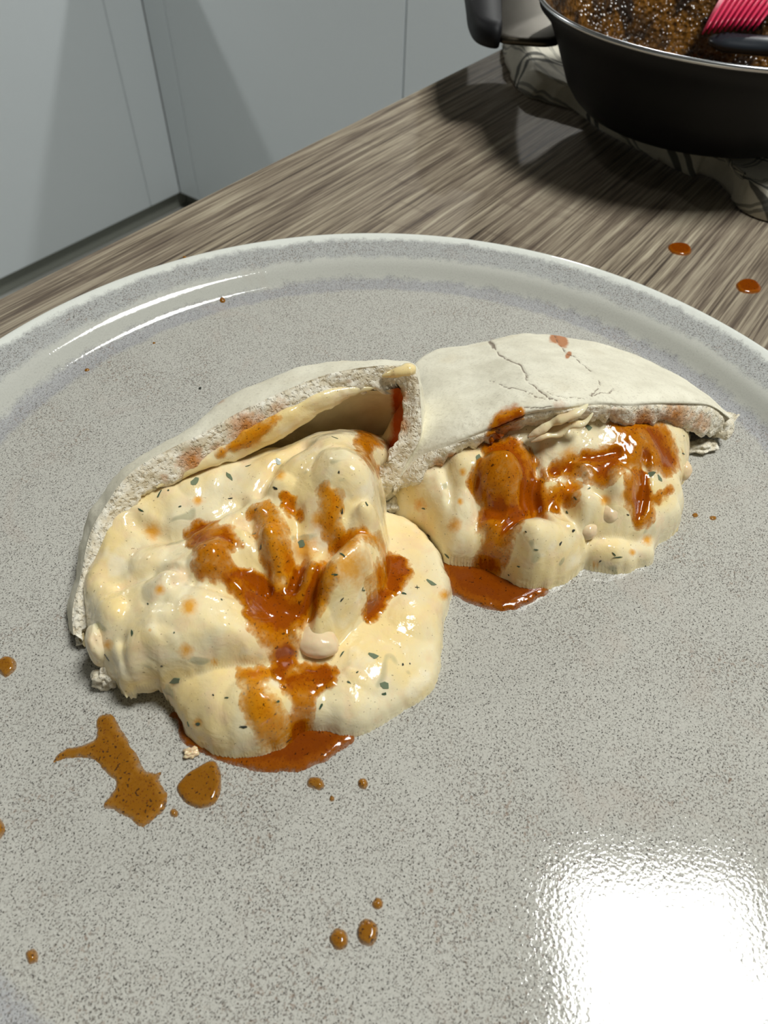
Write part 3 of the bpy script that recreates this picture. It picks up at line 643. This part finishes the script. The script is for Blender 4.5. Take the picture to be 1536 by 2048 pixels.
U0 = Bw+inw*.003; U0[:, 2] = ZF+.0003; U1 = Bw+inw*.0006; U1[:, 2] = ZF+.0018
Gt = loft([U0, U1, Bw, mixrow(.8, zf*.35+4.5), mixrow(.55, zf*.68+4.5), mixrow(.28, zf*.92+3), mixrow(.08, zf+1.2), Fw], (24, 20))
fe = sstep(1, .9, np.linspace(0, 1, Gt.shape[0]))[:, None, None]; G_ = displace(displace(Gt, .0012, 55, 5, 3), .00018, 420, 6); Gt = Gt+(G_-Gt)*fe
pxy = to_px(Gt.reshape(-1, 3)).reshape(Gt.shape[0], -1, 2); PXg, PYg = pxy[..., 0]+fbm(pxy[..., 0]*.07, pxy[..., 1]*.07, 4)*7, pxy[..., 1]+fbm(pxy[..., 0]*.07, pxy[..., 1]*.07, 9)*7
cr = np.zeros(PXg.shape)
for pl, wd in [([(985, 690), (1000, 708), (1030, 725), (1050, 745), (1056, 765), (1085, 785), (1110, 800)], 2.2), ([(978, 684), (986, 696), (982, 690)], 4), ([(980, 762), (1010, 772), (1050, 782), (1090, 800)], 1.3), ([(1110, 672), (1130, 705), (1160, 725), (1182, 742)], 1.2),
               ([(1200, 760), (1200, 775), (1185, 790)], 1.5), ([(1230, 775), (1215, 788), (1180, 790)], 1.2), ([(1095, 782), (1130, 795), (1170, 800)], 1.0), ([(1050, 812), (1100, 815)], 1.4)]:
    cr = np.maximum(cr, np.clip(1.5-sd_line(PXg, PYg, pl)/(wd*.62), 0, 1))
st = stain_of(np.stack([PXg, PYg], -1), [(1112, 678, 13, 1.8), (1126, 684, 12, 1.8), (1135, 710, 8, 1.6), (1015, 840, 34, 1), (1005, 866, 36, 1), (1030, 822, 22, .9), (1120, 812, 28, .55), (1180, 812, 14, .4), (1075, 830, 24, .5)])
N_ = normals(Gt); sgn = np.where(N_[..., 2:3] > 0, 1, -1); Gt = Gt-N_*sgn*(np.clip(cr, 0, 1)*.00035)[..., None]
brR = grid_obj('pita_bread', Gt, (m_crust,), stain=st, crack=np.clip(cr, 0, 1)); keep_parent(brR, pitaR)
m1 = Fw*.65+Cw*.35+np.array([*rot(0, -.0006), .0008])
bk = Cw-inw*.002; bk = bk.copy(); bk[:, 2] -= .002; bk2 = Cw-inw*.012; bk2[:, 2] += .0
Gc = loft([Fw, m1, Fw*.25+Cw*.75+np.array([*rot(0, -.0006), .0004]), Cw, bk, bk2], (34, 8))
ed = np.linspace(0, 1, Gc.shape[0])[:, None]
G_ = displace(displace(Gc, .0006, 200, 24, 3), .00022, 800, 25); Gc = Gc+(G_-Gc)*sstep(0, .12, ed)[..., None]
n_ = fbm(np.linspace(0, 50, Gc.shape[1]), np.zeros(Gc.shape[1]), 87, 4)
Gc = Gc+(sstep(.25, .6, ed)*n_[None, :]*.0020)[..., None]*np.array([*rot(.2, -.6), -.5])
pxy = to_px(Gc.reshape(-1, 3)).reshape(Gc.shape[0], -1, 2)
stc = stain_of(pxy, [(1350, 835, 40, .8), (1290, 838, 30, .8), (1400, 845, 30, .6), (1010, 870, 40, 1), (1230, 830, 26, .4), (880, 930, 20, .7), (905, 915, 14, .8), (1130, 832, 26, .3)])
ceR = grid_obj('cut_edge', Gc, (m_crumb,), stain=stc); ceR.parent = brR; tag(ceR, 'torn grey-cream cut edge with orange sauce stains')
# sauce that ran over the bread edge
def surf_sauce(name, G, pxy, poly, mat, parent, thick=.0006, soft=16):
    m = sd_poly(pxy[..., 0], pxy[..., 1], smooth_poly(poly, 4))+fbm(pxy[..., 0]*.05, pxy[..., 1]*.05, 71, 4)*12
    N = normals(G); N = N*np.where(N[..., 2:3] > 0, 1, -1); th = np.clip(m/soft, 0, 1)
    Q = G+N*(sstep(0, 1, th)*thick+.00005)[..., None]
    f = grid_faces(*G.shape[:2]); f = f[(m.ravel()[f] > -1).any(1)]; used, inv = np.unique(f, return_inverse=True)
    o = mesh(name, Q.reshape(-1, 3)[used], inv.reshape(f.shape), None, (mat,)); attr(o, 'thick', th.ravel()[used]); keep_parent(o, parent)
pxt = to_px(Gt.reshape(-1, 3)).reshape(Gt.shape[0], -1, 2)
surf_sauce('sauce_drizzle', Gt, pxt, [(990, 826), (1037, 815), (1056, 830), (1052, 850), (1030, 860), (1000, 880), (965, 885), (972, 858)], m_sauce, pitaR)
surf_sauce('sauce_drizzle', Gh, pq, [(432, 912), (455, 880), (490, 862), (530, 838), (560, 830), (556, 850), (530, 880), (500, 898), (460, 912)], m_sauce_wash, pitaL, .0004, 22)
surf_sauce('sauce_drizzle', Gc, pxy, [(985, 850), (1050, 835), (1050, 860), (1037, 900), (1010, 905), (965, 893), (968, 866)], m_sauce, pitaR)

# bottom layer peeking out at both ends
blob('lower_crust', pitaR, 1402, 893, 1.6, 5.0, 2.4, 1.5, m_crumb, .25, 14, .25)
blob('lower_crust', pitaR, 800, 1005, 3.0, 5.0, 2.4, 2.4, m_crumb, .4, 15, .25)
blob('lower_crust', pitaR, 1440, 853, 5.5, 3.4, 4.0, 3.4, m_crumb, .1, 16, .2)
blob('filling_morsel', pitaR, 1364, 940, 4.5, 2.5, 3.2, 3.0, m_chunk, .1, 17, .04)
blob('filling_morsel', pitaR, 1214, 1026, 11.4, 2.8, 3.2, 2.8, m_chunk, .5, 18, .04)
blob('filling_morsel', pitaR, 1176, 1062, 9.2, 2.6, 2.2, 2.4, m_chunk, .5, 19, .04)
rope(pitaR, [(1056, 874, 25), (1082, 860, 27), (1106, 845, 29), (1134, 834, 31), (1160, 822, 32), (1176, 808, 33)], [.2, 1.1, 1.3, .9, 1.5, 1.1, 1.3, .8, .2])
rope(pitaR, [(1062, 884, 24), (1090, 872, 26), (1118, 868, 26), (1140, 852, 28), (1168, 846, 29), (1186, 826, 31)], [.2, .9, .7, 1.1, .8, 1.2, .6, .2])

# ------------------------------------------------------------------ herb flecks, laid on the surface
fleck_me = {}
def fleck_mesh(mat, k):
    if (mat.name, k) in fleck_me: return fleck_me[(mat.name, k)]
    v, f = [], []; rnd = random.Random(k*7+1); n = 7+k % 3; ang_ = sorted(2*math.pi*(i+rnd.uniform(-.3, .3))/n for i in range(n)); bend = rnd.uniform(-.5, .5)
    rd = [1+rnd.uniform(-.4, .25) for _ in ang_]
    for s_ in (1, -1):
        for a, r in zip(ang_, rd):
            x = math.cos(a)*r; v.append((x, math.sin(a)*r*(.95-.12*x)+bend*x*x, s_*.12))
    f = [tuple(range(n)), tuple(range(2*n-1, n-1, -1))]+[(i, n+i, n+(i+1) % n, (i+1) % n) for i in range(n)]
    me = bpy.data.meshes.new('herb_fleck'); me.from_pydata(v, [], f); me.materials.append(mat); me.update()
    fleck_me[(mat.name, k)] = me; return me
def flecks(Fq, parent, lst):
    for i, (a, b, L, wd, rot) in enumerate(lst):
        p = Fq.drop(a, b); n = Vector(Fq.normal(p[0], p[1])); me = fleck_mesh(m_herb3 if L*wd > 2.2 else (m_herb if i % 3 else m_herb2), i % 9)
        o = bpy.data.objects.new('herb_fleck', me); C.objects.link(o)
        q = n.to_track_quat('Z', 'Y').to_matrix() @ Matrix.Rotation(rot, 3, 'Z')
        M = Matrix.Translation(Vector(p)+n*.00005) @ q.to_4x4() @ Matrix.Diagonal((L*MM/2*(1.15 if L*wd > 2.2 else .9), wd*MM/2*(1.1 if L*wd > 2.2 else .6), .0006, 1))
        o.matrix_world = M; o.parent = parent; o.matrix_parent_inverse = Matrix.Translation(-Vector(parent.location))
z3 = [(875, 465, 2.2, 1.2), (690, 525, 3, 1.2), (760, 485, 2, .5), (865, 570, 1.5, 1), (420, 592, 2.8, .7), (555, 545, 2.4, 1.6), (695, 610, 1.6, .6), (455, 580, .8, .8), (348, 655, 1.8, .8), (1110, 508, .9, .9), (1095, 376, 2.2, .4),
      (965, 782, 2.4, 1.6), (1120, 660, 2, 1), (1215, 632, 1.4, .8), (785, 745, 1.8, 1.2), (810, 795, 2.0, 1), (1095, 905, 2.2, .8), (1125, 825, 2, .7), (1460, 930, 3, 1.2), (1410, 952, 1.6, .4), (1205, 962, 1.2, .6), (1120, 1000, 1.3, .6), (1360, 975, 1.6, 1.2), (500, 640, .8, .7), (380, 480, 1, .6), (1135, 320, 1.2, .8)]
z4 = [(298, 210, 1.6, 1), (205, 297, 2.6, .4), (455, 385, 2.6, 2), (535, 540, 1.8, 1.2), (700, 550, 1.8, .9), (820, 460, 1.6, .9), (640, 445, 1, .6), (590, 435, .7, .6), (450, 210, .6, .5), (1055, 285, 1.8, .6), (1165, 290, 2.6, 1.4), (1080, 388, 1.2, 1), (1210, 400, 2.4, 1.4), (1275, 325, .8, .8),
      (1207, 432, 1.4, 1.1), (980, 475, 1.5, .9), (1325, 45, 1.6, .4), (620, 90, .8, .6), (355, 105, .7, .6), (865, 600, 2.0, .6), (1130, 55, 1.2, .5), (785, 85, .8, .5), (404, 330, .6, .5), (500, 540, 1.6, .5), (1110, 352, .7, .6), (1300, 320, .6, .5)]
z5 = [(880, 432, 2.2, 1.6), (440, 560, 2.6, 1.8), (1130, 628, 3, 1.2), (1170, 642, 2.2, 1.2), (885, 682, 2.2, .7), (830, 722, 1.4, .8), (820, 855, 1.5, 1.2), (795, 782, 1.4, .7), (1050, 700, 1.2, .6), (1040, 790, 1.2, .7), (1003, 960, 3, .7), (985, 950, 1.8, .6), (930, 975, .9, .5), (1003, 540, 1.8, .9), (450, 715, 1.2, .7),
      (630, 860, .8, .6), (600, 1002, 1.4, .6), (670, 930, 1.2, .6), (770, 905, 1.6, 1.2), (1265, 540, 2, .8), (310, 962, 2.2, .9), (235, 885, 1.3, .6), (1268, 470, .6, .5), (640, 470, 1.2, .7), (1110, 1000, 1.2, .5), (560, 1030, .9, .5), (215, 770, 1.2, .7)]
rr_ = random.Random(5)
flecks(FL, pitaL, [(100+a/1.92, 680+b/1.92, L, w_, rr_.uniform(0, 3.1)) for a, b, L, w_ in z3]+[(100+a/1.807, 1150+b/1.807, L, w_, rr_.uniform(0, 3.1)) for a, b, L, w_ in z4])
flecks(FR, pitaR, [(740+a/2.021, 640+b/2.021, L, w_, rr_.uniform(0, 3.1)) for a, b, L, w_ in z5])

# ------------------------------------------------------------------ sauce on the plate and worktop
def puddle(name, poly, zb, thick, mat, soft, seed=0, step=.00035, wob=.0):
    P = smooth_poly(at_many([(a, b, zb) for a, b in poly]), 6)[:, :2]
    lo = P.min(0)-.001; hi = P.max(0)+.001
    X, Y = np.meshgrid(np.arange(lo[0], hi[0], step), np.arange(lo[1], hi[1], step))
    d = sd_poly(X, Y, P)+fbm(X*500, Y*500, seed, 3)*wob
    s = np.clip(d/soft, 0, 1); Z = zb+np.where(d > 0, thick*np.sqrt(1-(1-s)**2)+.00005, .5*d)
    q = grid_faces(*X.shape); q = q[(d.ravel()[q] > -step).any(1)]; used, inv = np.unique(q, return_inverse=True)
    o = mesh(name, np.stack([X.ravel()[used], Y.ravel()[used], Z.ravel()[used]], 1), inv.reshape(q.shape), None, (mat,))
    attr(o, 'thick', np.clip(.35+.65*s, 0, 1).ravel()[used]); return o
o = puddle('sauce_pool', [(338, 1430), (352, 1442), (358, 1470), (370, 1490), (398, 1502), (420, 1514), (465, 1531), (520, 1541), (570, 1543), (620, 1535), (660, 1515), (708, 1478), (680, 1455), (500, 1430), (380, 1415)], ZF, .0009, m_sauce_dark, .0028, 1, wob=.0006); keep_parent(o, pitaL)
o = puddle('sauce_pool', [(812, 1050), (862, 1084), (900, 1125), (960, 1118), (1037, 1150), (1096, 1178), (1060, 1205), (1010, 1221), (960, 1212), (905, 1187), (884, 1135), (850, 1085)], ZF, .0011, m_sauce_dark, .0028, 2, wob=.0006); keep_parent(o, pitaR)
def ell(cx, cy, rx, ry, n=10, rot=0, j=.12, sd=0):
    r_ = random.Random(sd); o_ = []
    for i in range(n):
        a = 2*math.pi*i/n; k = 1+r_.uniform(-j, j); x, y = rx*k*math.cos(a), ry*k*math.sin(a)
        o_.append((cx+x*math.cos(rot)-y*math.sin(rot), cy+x*math.sin(rot)+y*math.cos(rot)))
    return o_
o = puddle('sauce_splash', [(195, 1440), (208, 1431), (224, 1432), (232, 1448), (250, 1475), (268, 1505), (285, 1535), (305, 1548), (322, 1545), (318, 1562), (332, 1590), (328, 1615), (310, 1635), (286, 1653), (262, 1636), (238, 1625), (226, 1617), (208, 1610), (222, 1590), (232, 1565), (215, 1545), (190, 1520), (165, 1513), (135, 1515), (105, 1525), (125, 1503), (165, 1493), (188, 1480), (194, 1462)], ZF, .0007, m_drop, .0018, 5, wob=.0005)
tag(o, 'long ragged orange sauce splash on the plate, left below the food', 'sauce splash')
drops = [([(354, 1577), (364, 1560), (378, 1546), (398, 1534), (416, 1524), (430, 1524), (438, 1538), (442, 1560), (441, 1580), (434, 1600), (420, 1612), (400, 1616), (380, 1610), (365, 1598)], 'large rounded orange sauce drop just right of the ragged splash', .0012),
         (ell(348, 1626, 8, 8, sd=1), 'tiny sauce drop between the ragged splash and the large drop', .0008),
         (ell(631, 1567, 15, 13, rot=.3, sd=2, j=.2), 'sauce drop below the front tip of the left filling', .0010),
         (ell(664, 1597, 5, 5, sd=3), 'smallest sauce dot in the row below the left filling', .0006),
         (ell(726, 1568, 10, 10, sd=4), 'small sauce drop, rightmost of those just below the left filling', .0010),
         (ell(755, 1807, 10, 10, sd=5), 'small sauce drop above the pair near the bottom of the plate', .0008),
         (ell(677, 1879, 17, 21, sd=6), 'left drop of the sauce pair near the white reflection', .0011),
         (ell(735, 1865, 21, 27, sd=7, j=.06), 'larger right drop of the sauce pair near the white reflection', .0012),
         (ell(64, 1913, 12, 14, sd=8), 'small sauce drop alone at the lower left of the plate', .0010),
         (ell(12, 1333, 21, 19, sd=9, rot=-.3), 'sauce drop at the left picture edge beside the pita', .0011),
         (ell(-8, 1658, 17, 22, sd=10), 'sauce drop cut off by the left picture edge', .0010),
         (ell(1390, 1030, 6, 4, sd=13), 'left one of two tiny red specks right of the right pita', .0004),
         (ell(1426, 1036, 7, 4, sd=14), 'right one of two tiny red specks right of the right pita', .0004)]
for i, (pl, lb, th) in enumerate(drops):
    o = puddle('sauce_drop', pl, ZF, th, m_drop, .0012, 20+i, step=.00022); tag(o, lb, 'sauce drop', 'sauce drops on the plate')
def plate_z(x, y):
    r = math.hypot(x-PX, y-PY); pr = prof[:23]
    return float(np.interp(r, [p[0] for p in pr], [p[1] for p in pr]))
for i, (a, b, r, lb) in enumerate([(445, 601, 8, 'sauce drop on the far inner wall of the plate below the white streaks'), (174, 740, 6, 'sauce drop on the left inner wall of the plate'), (308, 686, 4, 'tiny pale sauce dot between the two rim drops'), (369, 514, 5, 'reddish sauce speck on the far lip of the plate')]):
    z = ZF
    for _ in range(20): p = at(a, b, z); z = plate_z(p[0], p[1])
    p = at(a, b, z); rm = r*.00014
    v = [(p[0], p[1], z+rm*.55)]; f = []; n = 14
    for k, (q, hz) in enumerate(((.55, .42), (.9, .12), (1.05, -.3))):
        for j in range(n):
            aa = 2*math.pi*j/n; x, y = p[0]+rm*q*math.cos(aa), p[1]+rm*q*math.sin(aa); v.append((x, y, plate_z(x, y)+rm*hz))
    f = [(0, 1+j, 1+(j+1) % n) for j in range(n)]+[(1+k*n+j, 1+(k+1)*n+j, 1+(k+1)*n+(j+1) % n, 1+k*n+(j+1) % n) for k in range(2) for j in range(n)]
    o = mesh('sauce_drop', v, f, None, (m_drop,)); attr(o, 'thick', [1.0]*(1+n)+[.7]*n+[.3]*n); tag(o, lb, 'sauce drop', 'sauce drops on the plate')
for (a, b, rx, ry, sd, lb) in [(1360, 498, 23, 12, 1, 'dark orange sauce drop on the wooden worktop nearer the pan'), (1497, 573, 24, 14, 2, 'dark orange sauce drop on the wooden worktop nearer the plate')]:
    o = puddle('sauce_drop', ell(a, b, rx, ry, rot=.15, sd=sd, j=.05, n=12), .0001, .0008, m_sauce_dark, .0015, sd, step=.0004); tag(o, lb, 'sauce drop', 'sauce drops on the worktop')
o = bpy.data.objects.new('herb_fleck', fleck_mesh(m_herb2, 2)); C.objects.link(o); p = at(400, 777, ZF)
o.matrix_world = Matrix.Translation((p[0], p[1], ZF+.0001)) @ Matrix.Rotation(.2, 4, 'Z') @ Matrix.Diagonal((.0007, .0004, .0008, 1))
tag(o, 'tiny dark herb fleck on the bare plate behind the left pita', 'herb fleck')

# ------------------------------------------------------------------ pan, towel, brush
(NX, NY), NR, NZ0, NZ1 = rot(.157, .405), .0912, .0160, .064
m_pan = plain('black_coated_aluminium', (.008, .0085, .010), .42, spec=.28)
t = NT('worn_pan_inside'); cv = t.coord()
v1 = t.noise(cv, 60, 4, .6, 1); v2 = t.noise(cv, 420, 4, .7)
col = t.mix(t.ramp(v1, [(.4, 0.0), (.6, 1.0)]), srgb(40, 30, 22), srgb(112, 74, 24)); col = t.mix(t.ramp(v2, [(.5, 0.0), (.65, .8)]), col, srgb(30, 20, 14))
t.set(color=col, rough=.12, normal=t.bump(t.voronoi(cv, 380), .0022, .9)); m_oil = t.m
m_steel = NT('brushed_steel'); m_steel.set(color=(.085, .072, .052), metal=1, rough=.36, normal=m_steel.bump(m_steel.noise(m_steel.coord((1, 1, 40)), 60, 2), .0003, .2)); m_steel = m_steel.m
m_rim = plain('polished_rim', (.75, .77, .8), .22, metal=1); m_black = plain('black_bakelite', (.007, .007, .008), .6, spec=.25)
pan = empty('saucepan', (NX, NY, NZ0)); tag(pan, 'black pan with polished rim and oily brown residue standing on the towel', 'pan')
wall = [(0, NZ0), (.045, NZ0), (.055, NZ0+.0006), (.0610, NZ0+.0025), (.0660, NZ0+.0065), (.0705, NZ0+.012), (.0735, NZ0+.018), (.0785, NZ0+.028), (.0848, NZ0+.039), (NR-.0008, NZ1-.004), (NR, NZ1-.0012)]
keep_parent(lathe('pan_body', wall, NX, NY, 160, mats=(m_pan,)), pan)
keep_parent(lathe('pan_rim', [(NR, NZ1-.0014), (NR*1.012, NZ1-.0006), (NR*1.014, NZ1+.0004), (NR*1.004, NZ1+.0010), (NR*.990, NZ1+.0005), (NR*.982, NZ1-.0010)], NX, NY, 160, mats=(m_rim,)), pan)
keep_parent(lathe('pan_inside', [(NR*.982, NZ1-.001), (.0827, NZ0+.039), (.0765, NZ0+.028), (.0712, NZ0+.0185), (.0670, NZ0+.0125), (.0610, NZ0+.0065), (.052, NZ0+.0035), (0, NZ0+.003)], NX, NY, 160, mats=(m_oil,)), pan)
# side loop handle: steel bracket out of the wall, black grip
hb = empty('side_handle', (NX, NY, NZ0)); hb.parent = pan; hb.location = (0, 0, 0); 
hz = .046
a0 = at(1092, 40, hz); a1 = at(1000, 40, hz)
def strip(name, A, B, y0, y1, z0, z1, par, mat, bev=.001):
    """flat bracket plate from A to B"""
    return None
def slab(name, P, zc, hgt, mat, par, rr2=.0025):
    """upright rounded slab whose outline in plan is P"""
    P = smooth_poly(P, 5); n = len(P); c = P.mean(0); v = []
    for k, z in ((.90, -hgt/2), (.97, -hgt/2+rr2*.3), (1, -hgt/2+rr2), (1, hgt/2-rr2), (.97, hgt/2-rr2*.3), (.90, hgt/2)):
        for p in P: q = c+(p-c)*k; v.append((q[0], q[1], zc+z))
    f = [list(x) for x in grid_faces(6, n, True)]+[list(range(n))[::-1], list(range(5*n, 6*n))]
    o_ = mesh(name, v, f, None, (mat,)); keep_parent(o_, pan); return o_
bpts = [at(a, b, hz)[:2] for a, b in [(1000, -60), (1000, 0), (1000, 50), (1003, 66), (1050, 72), (1105, 74), (1125, 60), (1110, 0), (1100, -60)]]
slab('handle_bracket', bpts, hz-.003, .004, m_steel, pan, .001)
gpts = [at(a, b, hz)[:2] for a, b in [(931, -90), (934, 0), (943, 40), (962, 60), (1000, 68), (1003, 40), (1002, 0), (1002, -90)]]
slab('handle_grip', gpts, hz-.002, .012, m_black, pan, .004)
bpy.data.objects.remove(hb)

# towel under the pan
t = NT('striped_linen_towel'); uvn = t.n('ShaderNodeUVMap'); sp = t.n('ShaderNodeSeparateXYZ'); t.l(uvn.outputs[0], sp.inputs[0])
def stripes(sock):
    m_ = t.math('FRACT', t.math('MULTIPLY', sock, 9.0))
    a = t.ramp(m_, [(0, 0.0), (.30, 0.0), (.31, 1.0), (.37, 1.0), (.38, 0.0), (.43, 0.0), (.44, 1.0), (.50, 1.0), (.51, 0.0)]); return a
sa = stripes(sp.outputs[0]); sb = stripes(sp.outputs[1]); cv = t.coord()
col = t.mix(t.noise(cv, 120, 3), srgb(196, 190, 172), srgb(216, 211, 196)); col = t.mix(t.math('MULTIPLY', sa, .85), col, srgb(44, 46, 44)); col = t.mix(t.math('MULTIPLY', sb, .6), col, srgb(60, 62, 58))
t.set(color=col, rough=.9, normal=t.bump(t.noise(cv, 1500, 3), .0004, .5)); m_towel = t.m
edge_px = [(1120, 30), (1075, 50), (1022, 72), (1006, 92), (1012, 130), (1040, 182), (1090, 203), (1150, 222), (1200, 258), (1290, 306), (1370, 345), (1430, 358), (1475, 410), (1500, 430), (1545, 442), (1640, 430), (1760, 380)]
E_ = smooth_poly(at_many([(a, b, .001) for a, b in edge_px]), 8, False)
ctr = np.array([NX, NY, .0125]); nE = len(E_); rows = []
bul = np.interp(np.arange(nE), [0, 16, 32, 56, 80, 96, 112, 136], [.021, .0205, .016, .0110, .0115, .012, .0135, .010])
arc = np.r_[0, np.cumsum(np.linalg.norm(np.diff(E_, axis=0), axis=1))]
nn = 26
G = np.zeros((nn, nE, 3)); uv = np.zeros((nn, nE, 2))
for i in range(nn):
    s = i/(nn-1)                                  # 0 at the edge on the worktop, 1 under the pan
    k = s**1.3*.55
    P = E_*(1-k)+ctr*k
    hgt = np.where(s < .25, np.sin(s/.25*np.pi/2)*bul, bul+(np.minimum(.0125, bul)-bul)*sstep(.25, .75, s))
    fold = fbm(arc*90, np.full(nE, s*2.2), 15, 3)*.006*math.sin(min(1, s*3)*math.pi*.8+.2)*(1-s)
    P[:, 2] = np.maximum(.0012+.4*s*0, hgt+fold*(s > 0)) if s > 0 else .0008
    P[:, :2] += (fbm(arc*130, np.full(nE, s*3+5), 25, 3)*.006*(1-s))[:, None]*np.array([.5, .8])
    G[i] = P; uv[i, :, 0] = arc*1.6+.1*s; uv[i, :, 1] = s*.35+.08*np.sin(arc*25)
rr2 = np.hypot(G[..., 0]-NX, G[..., 1]-NY)
G[..., 2] = np.minimum(G[..., 2], np.interp(rr2, [q_[0] for q_ in wall], [q_[1]-.0018 for q_ in wall]))
tw = mesh('tea_towel', G.reshape(-1, 3), grid_faces(nn, nE), None, (m_towel,))
ul = tw.data.uv_layers.new(name='UVMap'); flat_uv = uv.reshape(-1, 2)
idx = np.zeros(len(tw.data.loops), np.int32); tw.data.loops.foreach_get('vertex_index', idx); ul.data.foreach_set('uv', flat_uv[idx].ravel())
md_ = tw.modifiers.new('thick', 'SOLIDIFY'); md_.thickness = .0010; md_.offset = -1
tag(tw, 'crumpled cream tea towel with dark stripes under the black pan', 'towel')

# pastry brush lying in the pan
m_red = plain('raspberry_silicone', srgb(206, 34, 78), .32, sss=.15, sss_scale=.001); m_bh = plain('black_brush_head', (.02, .024, .03), .25)
A = at(1560, 60, .040)
br = empty('pastry_brush', A); tag(br, 'red silicone pastry brush with black head lying in the pan', 'brush')
tips = [(1405+ (i % 9)*6, 70-(i % 9)*3+ (i//9)*-9) for i in range(36)]
for i in range(40):
    f_ = i/39; g_ = (i % 4)
    tip = at(1405+f_*110, 68-f_*14-g_*3 if f_ < .5 else 61-g_*3, .045+.0012*g_)
    root = at(1470+f_*120, -45+g_*3+f_*6, .056+.001*g_)
    pts = [root*(1-s)+tip*s+np.array([0, 0, .003*math.sin(s*math.pi)]) for s in np.linspace(0, 1, 9)]
    o = tube('bristle', pts, np.interp(np.linspace(0, 1, 9), [0, .8, 1], [.00085, .0008, .0004]), 7, None, (m_red,)); keep_parent(o, br)
hp = [at(1415, 78, .041), at(1460, 86, .041), at(1530, 92, .042), at(1600, 96, .044), at(1700, 96, .047)]
o = tube('brush_head', smooth_poly(np.array(hp), 6, False), np.interp(np.linspace(0, 1, 25), [0, .06, .2, 1], [.001, .005, .009, .010]), 16, None, (m_bh,), flat=.45); keep_parent(o, br)
